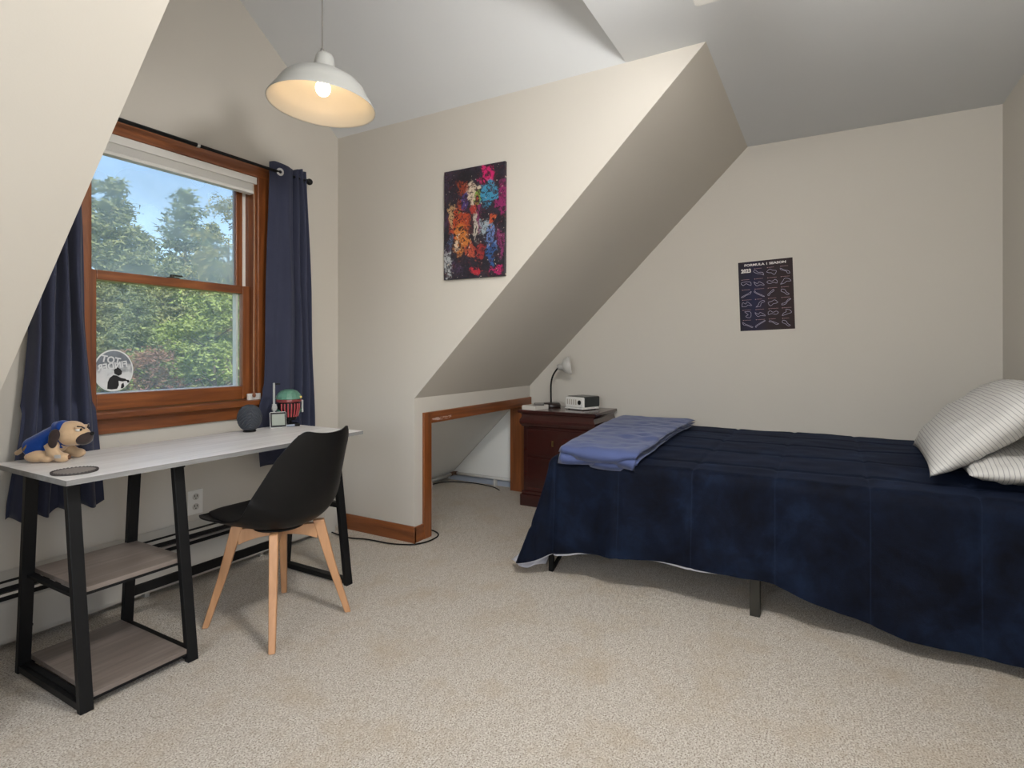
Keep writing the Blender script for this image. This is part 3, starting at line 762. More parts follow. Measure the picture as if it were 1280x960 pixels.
for k in range(9):
    t = k / 8; a = -0.072 + 0.078 * t
    ell(bm, (a, 0, 0.047 + 0.036 * t), (0.025, 0.0495 - 0.005 * t * t, 0.040 + 0.008 * t), rotm('Y', -24))
ell(bm, (0.022, -0.002, 0.096), (0.020, 0.046, 0.052), rotm('Y', -30)); ell(bm, (0.030, -0.003, 0.116), (0.022, 0.045, 0.034), rotm('Y', -38))
o = obj('vest', bm, blue, pd, smooth=True, world=False); remesh(o, 0.0035, 3)
bm = new(); tube(bm, [(-0.078 + 0.004 * k, 0.049 * math.cos(PI * k / 12) * -1, 0.046 + 0.034 * math.sin(PI * k / 12)) for k in range(13)], 0.0035, 6)
obj('vest_hem', bm, mat('gold_braid', (0.16, 0.10, 0.03), 0.8), pd, smooth=True, world=False)
dark = fabric('dark_brown_plush', (0.040, 0.028, 0.026), 0.95, 0.3, 400, 0.4)
bm = new(); ell(bm, (0.096, -0.014, 0.080), (0.028, 0.034, 0.025)); ell(bm, (0.112, -0.015, 0.086), (0.014, 0.022, 0.017))
o = obj('muzzle', bm, dark, pd, smooth=True, world=False); remesh(o, 0.0035, 4)
bm = new(); ell(bm, (0.125, -0.016, 0.097), (0.007, 0.011, 0.007))
obj('nose', bm, M['black_plastic'], pd, smooth=True, world=False)
for sy in (-1, 1):
    bm = new(); ell(bm, (0.024, sy * 0.050 - 0.006, 0.096), (0.018, 0.009, 0.026), rotm('Y', 15)); ell(bm, (0.020, sy * 0.053 - 0.006, 0.074), (0.015, 0.008, 0.022))
    o = obj('ear', bm, dark, pd, smooth=True, world=False); remesh(o, 0.003, 3)
    bm = new(); ell(bm, (0.090, sy * 0.024 - 0.012, 0.116), (0.010, 0.012, 0.009))
    e = obj('eye', bm, mat('white_eye', (0.7, 0.68, 0.64), 0.3), pd, smooth=True, world=False)
    bm = new(); ell(bm, (0.098, sy * 0.025 - 0.013, 0.115), (0.004, 0.0055, 0.0055), seg=12)
    obj('pupil', bm, M['black_plastic'], e, smooth=True, world=False)
    bm = new(); ell(bm, (0.089, sy * 0.024 - 0.012, 0.121), (0.0115, 0.0135, 0.0065), rotm('Y', 15))
    obj('eyelid', bm, tan, e, smooth=True, world=False)
    bm = new(); tube(bm, [(0.092, sy * 0.036 - 0.012, 0.127), (0.099, sy * 0.022 - 0.012, 0.124), (0.103, sy * 0.010 - 0.012, 0.117)], 0.0028, 6)
    obj('eyebrow', bm, dark, e, smooth=True, world=False)
bm = new(); tube(bm, catmull([(-0.082, 0, 0.050), (-0.104, 0.004, 0.047), (-0.122, 0.006, 0.034), (-0.134, 0.006, 0.026)], 5), [0.008] * 15 + [0.005], 10)
obj('tail', bm, tan, pd, smooth=True, world=False)
bm = new(); box(bm, 0.030, 0.050, -0.068, -0.0665, 0.018, 0.030)
obj('paw_patch', ell(new(), (0.066, -0.048, 0.018), (0.006, 0.009, 0.009)), mat('brown_patch', (0.12, 0.05, 0.02), 0.8), pd, smooth=True, world=False)
obj('tag', bm, mat('grey_ribbon', (0.4, 0.38, 0.36), 0.8), pd, world=False)

# ridged round coaster
co = thing('coaster', 'round dark ridged coaster near the front left corner of the desk', 'coaster', (0.888, 2.158, TZ))
bm = new()
def cst(u, v):
    th = 2 * PI * u; rr = [0.0, 0.0565, 0.058, 0.0635, 0.0645, 0.063, 0.0][int(round(v * 6))]
    zz = [0.0045, 0.0045, 0.0075, 0.0075, 0.004, 0.0, 0.0][int(round(v * 6))]
    if int(round(v * 6)) in (2, 3): zz -= 0.0022 * (0.5 + 0.5 * math.cos(36 * th))
    return (rr * math.cos(th), rr * math.sin(th), zz)
grid(bm, 216, 6, cst); bmesh.ops.remove_doubles(bm, verts=bm.verts, dist=1e-6)
obj('rim', bm, mat('dark_brown_rubber', (0.035, 0.028, 0.026), 0.6), co, world=False)
bm = new(); lathe(bm, [(0, 0.0052), (0.056, 0.0052), (0.056, 0.0040), (0, 0.0040)], 48)
obj('cork_face', bm, mat('taupe_cork', (0.21, 0.185, 0.17), 0.9), co, world=False)

# ------------------------------------------------------------------ power cord on the carpet
pts = [(2.46, 2.68, 0.012), (2.452, 2.53, 0.006), (2.485, 2.41, 0.006), (2.500, 2.23, 0.006), (2.552, 2.112, 0.006), (2.640, 2.070, 0.006), (2.745, 2.078, 0.006), (2.800, 2.135, 0.006), (2.815, 2.22, 0.006), (2.79, 2.32, 0.006),
       (2.80, 2.60, 0.006), (3.05, 2.86, 0.006), (3.45, 2.93, 0.006), (3.80, 2.925, 0.006), (3.94, 2.86, 0.006), (3.995, 2.70, 0.006), (3.995, 2.55, 0.006), (3.96, 2.42, 0.006), (3.90, 2.33, 0.006)]
single('power_cord', tube(new(), catmull(pts, 8), 0.0042, 8), M['black_plastic'], 'thin black power cord lying along the baseboard and into the low opening', 'cord', smooth=True)
hp = thing('heating_pipe', 'white heating pipe running along the floor inside the low wall opening', 'pipe', (3.6, 2.86, 0))
obj('gable_run', tube(new(), [(XG - 0.035, 2.26, 0.066), (XG - 0.035, 2.862, 0.066)], 0.013, 12), M['white_paint'], hp, smooth=True)
obj('eave_run', tube(new(), [(XG - 0.05, 2.885, 0.058), (2.70, 2.885, 0.058)], 0.013, 12), M['white_paint'], hp, smooth=True)
bm = new(); tube(bm, catmull([(XG - 0.035, 2.84, 0.066), (XG - 0.036, 2.875, 0.063), (XG - 0.07, 2.885, 0.058)], 5), 0.017, 12)
obj('elbow', bm, mat('copper_elbow', (0.16, 0.10, 0.07), 0.4, 0.6), hp, smooth=True)
for x in (2.9, 3.7):
    obj('clip', box(new(), x, x + 0.02, 2.872, 2.898, 0.0, 0.05), M['white_paint'], hp)
obj('clip', box(new(), XG - 0.05, XG - 0.017, 2.44, 2.46, 0.0, 0.056), M['white_paint'], hp)

# ------------------------------------------------------------------ pendant lamp
PX, PY = 1.602, 1.80
pl = thing('pendant_lamp', 'white enamel warehouse pendant lamp, lit, hanging by the window', 'pendant lamp', (PX, PY, 2.15))
T = Matrix.Translation((PX, PY, 0))
TILT = Matrix.Translation((PX, PY, 2.16)) @ Matrix.Rotation(R(3.2), 4, Vector((0.66, 0.75, 0))) @ Matrix.Translation((-PX, -PY, -2.16))
outer = [(0.052, 2.270), (0.075, 2.266), (0.110, 2.254), (0.140, 2.237), (0.162, 2.216), (0.176, 2.192), (0.1785, 2.186), (0.190, 2.170), (0.2105, 2.138), (0.2125, 2.135)]
inner = [(0.2105, 2.1345), (0.2065, 2.138), (0.186, 2.169), (0.1745, 2.185), (0.172, 2.192), (0.158, 2.213), (0.137, 2.233), (0.108, 2.250), (0.074, 2.262), (0.03, 2.265), (0.0, 2.265)]
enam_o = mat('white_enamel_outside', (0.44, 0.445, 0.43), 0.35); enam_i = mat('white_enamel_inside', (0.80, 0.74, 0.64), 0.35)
bm = new(); lathe(bm, [(0, 2.270)] + outer + inner, 64, T); bm.transform(TILT)
for f in bm.faces:
    f.material_index = 0
bm.faces.ensure_lookup_table()
nseg = 64
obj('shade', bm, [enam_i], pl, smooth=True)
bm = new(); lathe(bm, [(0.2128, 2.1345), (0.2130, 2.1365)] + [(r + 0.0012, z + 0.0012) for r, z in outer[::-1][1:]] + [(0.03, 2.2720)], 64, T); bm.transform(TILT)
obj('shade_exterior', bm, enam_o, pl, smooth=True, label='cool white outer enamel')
bm = new(); lathe(bm, [(0, 2.352), (0.018, 2.352), (0.029, 2.347), (0.036, 2.335), (0.040, 2.312), (0.043, 2.275), (0.049, 2.266), (0, 2.266)], 32, T); bm.transform(TILT)
obj('cap', bm, enam_o, pl, smooth=True)
bm = new(); tube(bm, [(PX, PY, 2.353), (PX, PY, 2.37)], [0.010, 0.006], 12); tube(bm, [(PX, PY, 2.37), (PX, PY, ZRG - 0.01)], 0.0032, 8)
obj('cord', bm, mat('grey_lamp_cord', (0.22, 0.21, 0.20), 0.5), pl, smooth=True)
bm = new(); tube(bm, [(PX, PY, 2.265), (PX, PY, 2.238)], 0.018, 16); bm.transform(TILT)
obj('socket', bm, M['white_plastic'], pl, smooth=True)
def emit(name, col, s):
    m = bpy.data.materials.new(name); m.use_nodes = True; b = m.node_tree.nodes['Principled BSDF']
    b.inputs['Base Color'].default_value = (0.9, 0.9, 0.9, 1); b.inputs['Emission Color'].default_value = (*col, 1); b.inputs['Emission Strength'].default_value = s
    return m
bm = new(); ell(bm, (PX, PY, 2.208), (0.030, 0.030, 0.033)); bm.transform(TILT)
obj('bulb', bm, emit('warm_bulb', (1.0, 0.72, 0.42), 15.0), pl, smooth=True)

# ------------------------------------------------------------------ ceiling fan (one blade tip shows)
FX, FY = 1.20, 0.335
fn_ = thing('ceiling_fan', 'white ceiling fan above the room, only one blade tip showing at the top', 'ceiling fan', (FX, FY, 2.30))
T = Matrix.Translation((FX, FY, 0))
bm = new(); lathe(bm, [(0, ZC), (0.065, ZC), (0.060, ZC - 0.03), (0.02, ZC - 0.05), (0.018, 2.42), (0, 2.42)], 24, T); obj('canopy', bm, M['white_paint'], fn_, smooth=False)
bm = new(); lathe(bm, [(0, 2.43), (0.05, 2.43), (0.11, 2.40), (0.12, 2.36), (0.11, 2.315), (0.06, 2.29), (0, 2.29)], 32, T); obj('motor', bm, M['white_paint'], fn_, smooth=True)
for k in range(4):
    bm = new()
    outline = [(0.17, -0.045), (0.30, -0.060), (0.60, -0.066), (0.740, -0.064), (0.752, -0.056), (0.752, 0.056), (0.740, 0.064), (0.60, 0.066), (0.30, 0.060), (0.17, 0.045)]
    prism(bm, outline, 2, 2.297, 2.304)
    box(bm, 0.09, 0.20, -0.018, 0.018, 2.304, 2.310)
    bm.transform(T @ rotm('Z', 90 * k - 0.5)); obj('blade', bm, M['white_paint'], fn_, bevel=0.002)
bm = new(); ell(bm, (FX, FY, 2.200), (0.155, 0.155, 0.088), seg=32)
obj('light_globe', bm, emit('frosted_globe', (1.0, 0.975, 0.94), 118.0), fn_, smooth=True)

# ------------------------------------------------------------------ abstract canvas on the dormer wall
y0, y1, z0, z1 = 1.906, 1.504, 1.538, 2.152
cv = thing('canvas_painting', 'colourful abstract canvas print in red, orange and blue on the dormer wall', 'painting', (XC, 1.705, 1.538))
m = mat('abstract_paint', (0.02, 0.02, 0.025), 0.45); n = NT(m)
tc = n.n.new('ShaderNodeTexCoord'); sp_ = n.n.new('ShaderNodeSeparateXYZ'); n.link(tc.outputs['Object'], sp_.inputs[0])
uu = n.math('MULTIPLY', sp_.outputs['Y'], -1 / 0.402); uu = n.math('ADD', uu, 0.5)
vv = n.math('MULTIPLY', sp_.outputs['Z'], 1 / 0.614)
vec = n.coord()
n1 = n.math('MULTIPLY', n.math('SUBTRACT', n.noise(vec, 15, 6, 0.65), 0.5), 0.36); n2 = n.math('MULTIPLY', n.math('SUBTRACT', n.noise(n.coord(rot=(1, 2, 0.5)), 17, 6, 0.65), 0.5), 0.30)
uu = n.math('ADD', uu, n1); vv = n.math('ADD', vv, n2)
col = n.ramp(n.noise(vec, 9, 5), [(0.35, (0.008, 0.009, 0.014)), (0.55, (0.022, 0.018, 0.030)), (0.7, (0.06, 0.03, 0.07))])
blobs = [(0.33, 0.83, 0.13, 0.07, (0.22, 0.035, 0.014)), (0.72, 0.88, 0.12, 0.10, (0.50, 0.012, 0.12)), (0.95, 0.70, 0.09, 0.16, (0.20, 0.010, 0.09)),
         (0.72, 0.74, 0.16, 0.10, (0.04, 0.22, 0.36)), (0.48, 0.76, 0.13, 0.09, (0.52, 0.42, 0.32)), (0.58, 0.73, 0.07, 0.05, (0.16, 0.28, 0.05)), (0.36, 0.70, 0.05, 0.08, (0.06, 0.04, 0.16)),
         (0.24, 0.52, 0.19, 0.17, (0.36, 0.05, 0.016)), (0.30, 0.36, 0.14, 0.16, (0.46, 0.15, 0.03)), (0.12, 0.60, 0.05, 0.13, (0.42, 0.26, 0.13)), (0.54, 0.62, 0.08, 0.10, (0.30, 0.025, 0.02)),
         (0.55, 0.47, 0.06, 0.14, (0.40, 0.36, 0.30)), (0.60, 0.54, 0.03, 0.16, (0.16, 0.02, 0.08)), (0.72, 0.44, 0.12, 0.08, (0.26, 0.32, 0.36)), (0.78, 0.35, 0.08, 0.12, (0.10, 0.16, 0.34)), (0.80, 0.50, 0.06, 0.05, (0.36, 0.06, 0.02)),
         (0.24, 0.33, 0.05, 0.06, (0.55, 0.42, 0.30)), (0.46, 0.24, 0.10, 0.06, (0.34, 0.06, 0.03)), (0.62, 0.24, 0.10, 0.08, (0.22, 0.02, 0.02)), (0.07, 0.16, 0.09, 0.12, (0.34, 0.35, 0.36)), (0.78, 0.20, 0.05, 0.12, (0.02, 0.07, 0.20)),
         (0.52, 0.07, 0.10, 0.04, (0.36, 0.016, 0.03)), (0.85, 0.05, 0.12, 0.03, (0.34, 0.010, 0.09)), (0.10, 0.36, 0.04, 0.08, (0.06, 0.09, 0.16)), (0.93, 0.30, 0.05, 0.14, (0.16, 0.02, 0.09)), (0.27, 0.62, 0.035, 0.03, (0.16, 0.20, 0.05))]
for cx, cy, rx, ry, c in blobs:
    dx = n.math('MULTIPLY', n.math('SUBTRACT', uu, cx), 1 / rx); dy = n.math('MULTIPLY', n.math('SUBTRACT', vv, cy), 1 / ry)
    d = n.math('SQRT', n.math('ADD', n.math('MULTIPLY', dx, dx), n.math('MULTIPLY', dy, dy)))
    mr = n.n.new('ShaderNodeMapRange'); mr.inputs['From Min'].default_value = 0.75; mr.inputs['From Max'].default_value = 1.15
    mr.inputs['To Min'].default_value = 1; mr.inputs['To Max'].default_value = 0; mr.interpolation_type = 'SMOOTHSTEP'
    n.link(d, mr.inputs['Value'])
    col = n.mix(mr.outputs[0], col, c)
# dark brush strokes and light flecks
w1 = n.noise(vec, 30, 5, 0.6, 2.0)
col = n.mix(n.ramp(w1, [(0.50, (0, 0, 0)), (0.58, (0.95, 0.95, 0.95))]), col, (0.010, 0.007, 0.012))
w3 = n.noise(n.coord(rot=(0, 0.6, 1)), 20, 5, 0.6, 2.5)
col = n.mix(n.ramp(w3, [(0.56, (0, 0, 0)), (0.64, (0.9, 0.9, 0.9))]), col, (0.06, 0.012, 0.02))
w2 = n.noise(n.coord(rot=(0.3, 0, 0)), 55, 3)
col = n.mix(n.ramp(w2, [(0.66, (0, 0, 0)), (0.70, (0.8, 0.8, 0.8))]), col, (0.50, 0.42, 0.34))
n.color(col)
tiltc = Matrix.Translation((XC, 1.705, 1.845)) @ rotm('X', 0.3) @ Matrix.Translation((-XC, -1.705, -1.845))
bm = new(); box(bm, XC - 0.019, XC - 0.001, y1, y0, z0, z1); bm.transform(tiltc)
obj('canvas', bm, m, cv, bevel=0.0015)
bm = new(); box(bm, XC - 0.0012, XC - 0.0002, y1 + 0.01, y0 - 0.01, z0 + 0.01, z1 - 0.01)
obj('backing', bm, M['black_metal'], cv)

# ------------------------------------------------------------------ racing calendar poster on the gable wall
PW, PH = 0.332, 0.465
pm = Matrix.Translation((XG - 0.001, 0.3636, 1.509)) @ rotm('X', -1.9) @ Matrix(((0, 0, -1, 0), (-1, 0, 0, 0), (0, 1, 0, 0), (0, 0, 0, 1)))
po = thing('race_poster', 'dark poster of white race circuit outlines on the wall above the bed', 'poster', (XG, 0.3636, 1.509 - PH / 2))
m = mat('poster_print', (0.01, 0.01, 0.01), 0.6, spec=0.2); n = NT(m)
sp_ = n.n.new('ShaderNodeSeparateXYZ'); tc = n.n.new('ShaderNodeTexCoord'); n.link(tc.outputs['Object'], sp_.inputs[0])
fu = n.math('ADD', n.math('MULTIPLY', sp_.outputs['Y'], -1 / PW), 0.5)
vz = n.math('MULTIPLY', n.math('ABSOLUTE', n.math('SUBTRACT', sp_.outputs['Z'], 0.21)), 2.0)
col = n.ramp(fu, [(0.0, (0.008, 0.007, 0.018)), (0.28, (0.009, 0.010, 0.045)), (0.55, (0.020, 0.010, 0.016)), (1.0, (0.024, 0.011, 0.011))])
n.color(n.mix(vz, col, (0.016, 0.009, 0.010)))
bm = new(); box(bm, -PW / 2, PW / 2, -PH / 2, PH / 2, 0, 0.0012); bm.transform(pm); obj('sheet', bm, m, po)
white = mat('poster_white_ink', (0.62, 0.58, 0.56), 0.5)
bm = textmesh('FORMULA 1 SEASON', 0.0225, pm @ Matrix.Translation((0, PH / 2 - 0.024, 0.0016)) @ Matrix.Diagonal((1.22, 0.92, 1, 1)), 0.0007)
obj('heading', bm, white, po)
bm = textmesh('2023', 0.033, pm @ Matrix.Translation((-0.117, PH / 2 - 0.062, 0.0016)) @ Matrix.Diagonal((0.95, 1.05, 1, 1)), 0.0015)
obj('year', bm, white, po)
def ribbon(bm, pts, wd, z, closed=True):
    n_ = len(pts); L = []; Rr = []
    for i in range(n_):
        a = Vector(pts[i - 1] if (closed or i) else pts[i]); b = Vector(pts[(i + 1) % n_] if (closed or i < n_ - 1) else pts[i])
        t = (b - a); t = t.normalized() if t.length > 1e-9 else Vector((1, 0)); nn = Vector((-t.y, t.x)) * wd / 2
        p = Vector(pts[i]); L.append(bm.verts.new((p.x + nn.x, p.y + nn.y, z))); Rr.append(bm.verts.new((p.x - nn.x, p.y - nn.y, z)))
    for i in range(n_ if closed else n_ - 1):
        j = (i + 1) % n_; bm.faces.new((L[i], L[j], Rr[j], Rr[i]))
shapes = [
    [(-1, -.6), (-.8, .7), (-.2, .2), (.1, .9), (1, -.4), (.2, -.2), (-.1, -.6)], [(-1, -.9), (-.3, -.5), (.9, .9), (1, .7), (0, -.5), (-.6, -1)], [(-1, .3), (-.6, .8), (0, .3), (.6, .6), (1, .1), (.5, -.4), (-.3, -.1), (-.9, -.4)],
    [(-.9, -.9), (-.7, -.2), (.2, .3), (.9, .9), (.8, .4), (-.2, -.2), (-.4, -.8)], [(-1, -.5), (-.9, .6), (.2, .8), (1, .5), (.6, -.3), (.0, .2), (-.4, -.1)], [(-1, -.8), (-.8, .1), (.1, .3), (.6, 1), (1, .6), (.3, -.1), (-.4, -.3)],
    [(-.2, 1), (.9, -.5), (.7, -.9), (.4, -.2), (-.3, .5)], [(-1, -.9), (-.5, .1), (-.1, .9), (.7, .6), (1, -.1), (.2, -.1), (-.2, -.6)], [(-1, .9), (-.3, .2), (1, -.7), (.8, -.9), (-.1, -.2), (-.8, .1)],
    [(-1, .6), (-.3, -.1), (.0, .5), (.8, -.2), (1, -.7), (.2, -.5), (-.4, -.8), (-.8, -.2)], [(-1, .1), (-.4, .9), (.2, .5), (.9, .2), (.5, -.9), (-.1, -.3), (-.6, -.2)], [(-.8, .9), (-.2, .6), (.1, -.2), (.6, -.8), (.2, -1), (-.3, -.3), (-.9, .2)],
]
rnd = random.Random(3); bm = new(); bm2 = new()
for r in range(6):
    for c in range(4):
        if r == 0 and c == 0: continue
        cx = -PW / 2 + 0.046 + c * 0.080; cy = PH / 2 - 0.082 - r * 0.0685
        base = shapes[(r * 4 + c * 5) % len(shapes)]
        if rnd.random() < 0.5: base = [(-x, y) for x, y in base]
        if rnd.random() < 0.4: base = [(y, x) for x, y in base]
        pts = [(cx + x * 0.031, cy + y * 0.021, 0) for x, y in base]
        sm = catmull(pts + [pts[0]], 4)[:-1]
        ribbon(bm, [(p.x, p.y) for p in sm], 0.0021, 0.0016)
        box(bm2, cx - 0.027, cx - 0.022, cy + 0.029, cy + 0.0325, 0.0013, 0.0017)
        box(bm2, cx - 0.019, cx + 0.012 + 0.02 * rnd.random(), cy + 0.0305, cy + 0.0318, 0.0013, 0.0017)
for f in bm2.faces: f.material_index = 1
joinbm(bm, bm2); bm.transform(pm); obj('track_outlines', bm, [mat('poster_lilac_ink', (0.34, 0.31, 0.42), 0.5), mat('poster_pink_ink', (0.42, 0.25, 0.28), 0.5)], po)

# ------------------------------------------------------------------ nightstand
ns = thing('nightstand', 'dark cherry nightstand with drawers between the bed and the low opening', 'nightstand', (3.84, 1.695, 0))
NX0, NX1, NY0, NY1 = 3.635, 4.045, 1.420, 1.962
ch_m = M['cherry_x']
obj('body', box(new(), NX0, NX1, NY0, NY1, 0.108, 0.585), ch_m, ns, bevel=0.002)
bm = new(); box(bm, NX0 - 0.022, NX1, NY0 - 0.020, NY1 + 0.022, 0, 0.085); box(bm, NX0 - 0.012, NX1, NY0 - 0.010, NY1 + 0.012, 0.085, 0.110)
obj('plinth', bm, ch_m, ns, bevel=0.004)
def frustum_loop(levels):
    bm = new(); rings = []
    for e, z in levels:
        rings.append([bm.verts.new(p) for p in ((NX0 - e, NY0 - e, z), (NX1, NY0 - e, z), (NX1, NY1 + e, z), (NX0 - e, NY1 + e, z))])
    for a, b in zip(rings, rings[1:]):
        for k in range(4): bm.faces.new((a[k], a[(k + 1) % 4], b[(k + 1) % 4], b[k]))
    bm.faces.new(rings[0][::-1]); bm.faces.new(rings[-1]); return bm
obj('top_drawer', frustum_loop([(0.006, 0.583), (0.012, 0.590), (0.020, 0.600), (0.024, 0.615), (0.023, 0.632), (0.014, 0.650), (0.010, 0.664), (0.016, 0.676), (0.026, 0.683)]), ch_m, ns)
obj('top', box(new(), NX0 - 0.034, NX1 + 0.004, NY0 - 0.034, NY1 + 0.036, 0.683, 0.705), ch_m, ns, bevel=0.004)
for z0_, z1_ in ((0.375, 0.565), (0.150, 0.358)):
    d = obj('drawer', box(new(), NX0 - 0.012, NX0 + 0.02, NY0 + 0.032, NY1 - 0.032, z0_, z1_), ch_m, ns, bevel=0.004)
    zc = (z0_ + z1_) / 2; yc = (NY0 + NY1) / 2 + 0.03
    bm = new(); box(bm, NX0 - 0.0145, NX0 - 0.0118, yc - 0.007, yc + 0.007, zc - 0.02, zc + 0.022)
    tube(bm, [(NX0 - 0.0145, yc, zc + 0.014), (NX0 - 0.026, yc, zc + 0.008), (NX0 - 0.026, yc, zc - 0.012)], 0.0025, 8)
    obj('pull', bm, M['brass'], d)

# on the nightstand
NZ = 0.705
bk = thing('book', 'white boxed book lying at the left front of the nightstand', 'book', (3.70, 1.90, NZ), (0, 0, R(-10)))
bm = new(); box(bm, -0.085, 0.085, -0.060, 0.060, 0, 0.030); obj('pages', bm, mat('warm_white_card', (0.60, 0.57, 0.52), 0.6), bk, world=False, bevel=0.002)
bm = new(); box(bm, -0.083, 0.083, -0.058, 0.058, 0.0298, 0.0315); obj('cover', bm, mat('pale_cover', (0.46, 0.43, 0.40), 0.5), bk, world=False)
bm = new(); box(bm, -0.035, 0.035, -0.078, 0.078, 0, 0.008)
ph = single('phone', bm, mat('dark_grey_phone', (0.06, 0.055, 0.06), 0.25), 'flat dark phone lying on the white book on the nightstand', 'phone', bevel=0.003)
ph.location = (3.735, 1.885, NZ + 0.0316); ph.rotation_euler = (0, 0, R(-62))

lm = thing('reading_lamp', 'black gooseneck reading lamp with a small white head on the nightstand', 'lamp', (3.90, 1.865, NZ))
bm = new(); lathe(bm, [(0, 0), (0.070, 0), (0.075, 0.006), (0.073, 0.024), (0.062, 0.034), (0, 0.036)], 32, Matrix.Translation((3.90, 1.865, NZ)))
obj('base', bm, mat('dark_brown_base', (0.025, 0.016, 0.014), 0.35), lm, smooth=False, bevel=0.004)
neck = catmull([(3.90, 1.866, NZ + 0.034), (3.90, 1.867, 0.80), (3.90, 1.866, 0.885), (3.898, 1.850, 0.945), (3.895, 1.820, 0.990), (3.892, 1.793, 1.016)], 8)
obj('gooseneck', tube(new(), neck, 0.0068, 10), M['black_plastic'], lm, smooth=True)
hd = (Vector((3.70, 1.66, 1.085)) - Vector((3.892, 1.79, 1.02)));
q = Vector((0, 0, 1)).rotation_difference(Vector((0.42, -0.86, 0.14)).normalized()).to_matrix().to_4x4()
T = Matrix.Translation((3.893, 1.797, 1.014)) @ q
whd = mat('frosted_glass_shade', (0.70, 0.69, 0.67), 0.3); whd.node_tree.nodes['Principled BSDF'].inputs['Alpha'].default_value = 0.45
bm = new(); lathe(bm, [(0, -0.012), (0.018, -0.012), (0.024, 0.0), (0.026, 0.020), (0.030, 0.030), (0, 0.030)], 24, T); obj('head', bm, mat('lamp_head_grey', (0.36, 0.35, 0.33), 0.4), lm, smooth=True)
bm = new(); lathe(bm, [(0.030, 0.028), (0.050, 0.040), (0.064, 0.062), (0.070, 0.090), (0.067, 0.090), (0.061, 0.064), (0.047, 0.043), (0.0, 0.040)], 32, T); obj('lamp_shade', bm, whd, lm, smooth=True)
bm = new(); ell(bm, tuple(T @ Vector((0, 0, 0.062))), 0.026); obj('bulb', bm, mat('frosted_bulb', (0.8, 0.78, 0.74), 0.3), lm, smooth=True)

pj = thing('projector', 'small white and black projector on the right of the nightstand top', 'projector', (3.875, 1.600, NZ), (0, 0, R(-20)))
pj.scale = (1.30, 1.15, 1.28)
bm = new(); box(bm, -0.066, 0.07, -0.078, 0.078, 0.012, 0.074); obj('front_case', bm, M['white_plastic'], pj, world=False, bevel=0.008, seg=3)
bm = new(); box(bm, -0.056, 0.074, -0.081, 0.074, 0.016, 0.077); obj('dark_cover', bm, mat('dark_green_black_plastic', (0.014, 0.018, 0.018), 0.3), pj, world=False, bevel=0.008, seg=3)
bm = new(); box(bm, -0.068, 0.068, -0.080, 0.080, 0.004, 0.0125); obj('base_plate', bm, M['white_plastic'], pj, world=False, bevel=0.003)
bm = new(); tube(bm, [(-0.064, -0.048, 0.044), (-0.070, -0.048, 0.044)], 0.013, 20); l_ = obj('lens', bm, M['black_plastic'], pj, world=False)
bm = new()
for k in range(5): box(bm, -0.0672, -0.0655, -0.020 + k * 0.018, -0.012 + k * 0.018, 0.030, 0.060)
obj('vent', bm, mat('beige_grille', (0.42, 0.38, 0.33), 0.6), pj, world=False)
for a in (-1, 1):
    for b2 in (-1, 1): obj('foot', tube(new(), [(a * 0.05, b2 * 0.06, 0), (a * 0.05, b2 * 0.06, 0.006)], 0.006, 8), M['black_plastic'], pj, world=False)

# ------------------------------------------------------------------ bed
bd = thing('bed', 'dark metal bed frame with slim square legs under the navy comforter', 'bed', (3.32, 0.26, 0))
BX0, BX1, BY0, BY1 = 2.585, 4.035, -0.76, 1.262
fm = M['bronze']; bkm = M['black_metal']
for x in (BX0, BX1 - 0.03): obj('side_rail', box(new(), x, x + 0.03, BY0, BY1, 0.268, 0.312), fm, bd, bevel=0.002)
obj('center_rail', box(new(), 3.295, 3.325, BY0, BY1, 0.268, 0.312), fm, bd)
for y in (BY0, BY1 - 0.03): obj('end_rail', box(new(), BX0 + 0.03, BX1 - 0.03, y, y + 0.03, 0.268, 0.312), fm, bd)
bm = new()
for k in range(12): box(bm, BX0 + 0.002, BX1 - 0.002, BY0 + 0.04 + k * 0.165, BY0 + 0.09 + k * 0.165, 0.312, 0.322)
obj('slats', bm, fm, bd)
for y in (BY0 + 0.02, 0.255):
    for x in (BX0 - 0.002, 3.29, BX1 - 0.045):
        obj('leg', box(new(), x, x + 0.045, y, y + 0.040, 0, 0.268), fm, bd, bevel=0.002)
for x in (BX0 + 0.012, BX1 - 0.045):
    obj('leg', box(new(), x, x + 0.024, BY1 - 0.028, BY1 - 0.004, 0, 0.268), bkm, bd, bevel=0.002, label='thin black folding leg')
    s = 1 if x < 3 else -1
    bm = new(); xs = x + 0.012
    hexa(bm, [(xs, BY1 - 0.024, 0.004), (xs, BY1 - 0.008, 0.004), (xs + s * 0.03, BY1 - 0.008, 0.004), (xs + s * 0.03, BY1 - 0.024, 0.004)], [(xs + s * 0.58, BY1 - 0.024, 0.268), (xs + s * 0.58, BY1 - 0.008, 0.268), (xs + s * 0.62, BY1 - 0.008, 0.268), (xs + s * 0.62, BY1 - 0.024, 0.268)])
    obj('brace', bm, bkm, bd)
ms = single('mattress', box(new(), BX0 - 0.004, BX1 - 0.005, BY0 - 0.01, BY1 - 0.005, 0.322, 0.570), M['mattress'], 'thick white mattress almost hidden under the navy comforter', 'mattress', bevel=0.04)

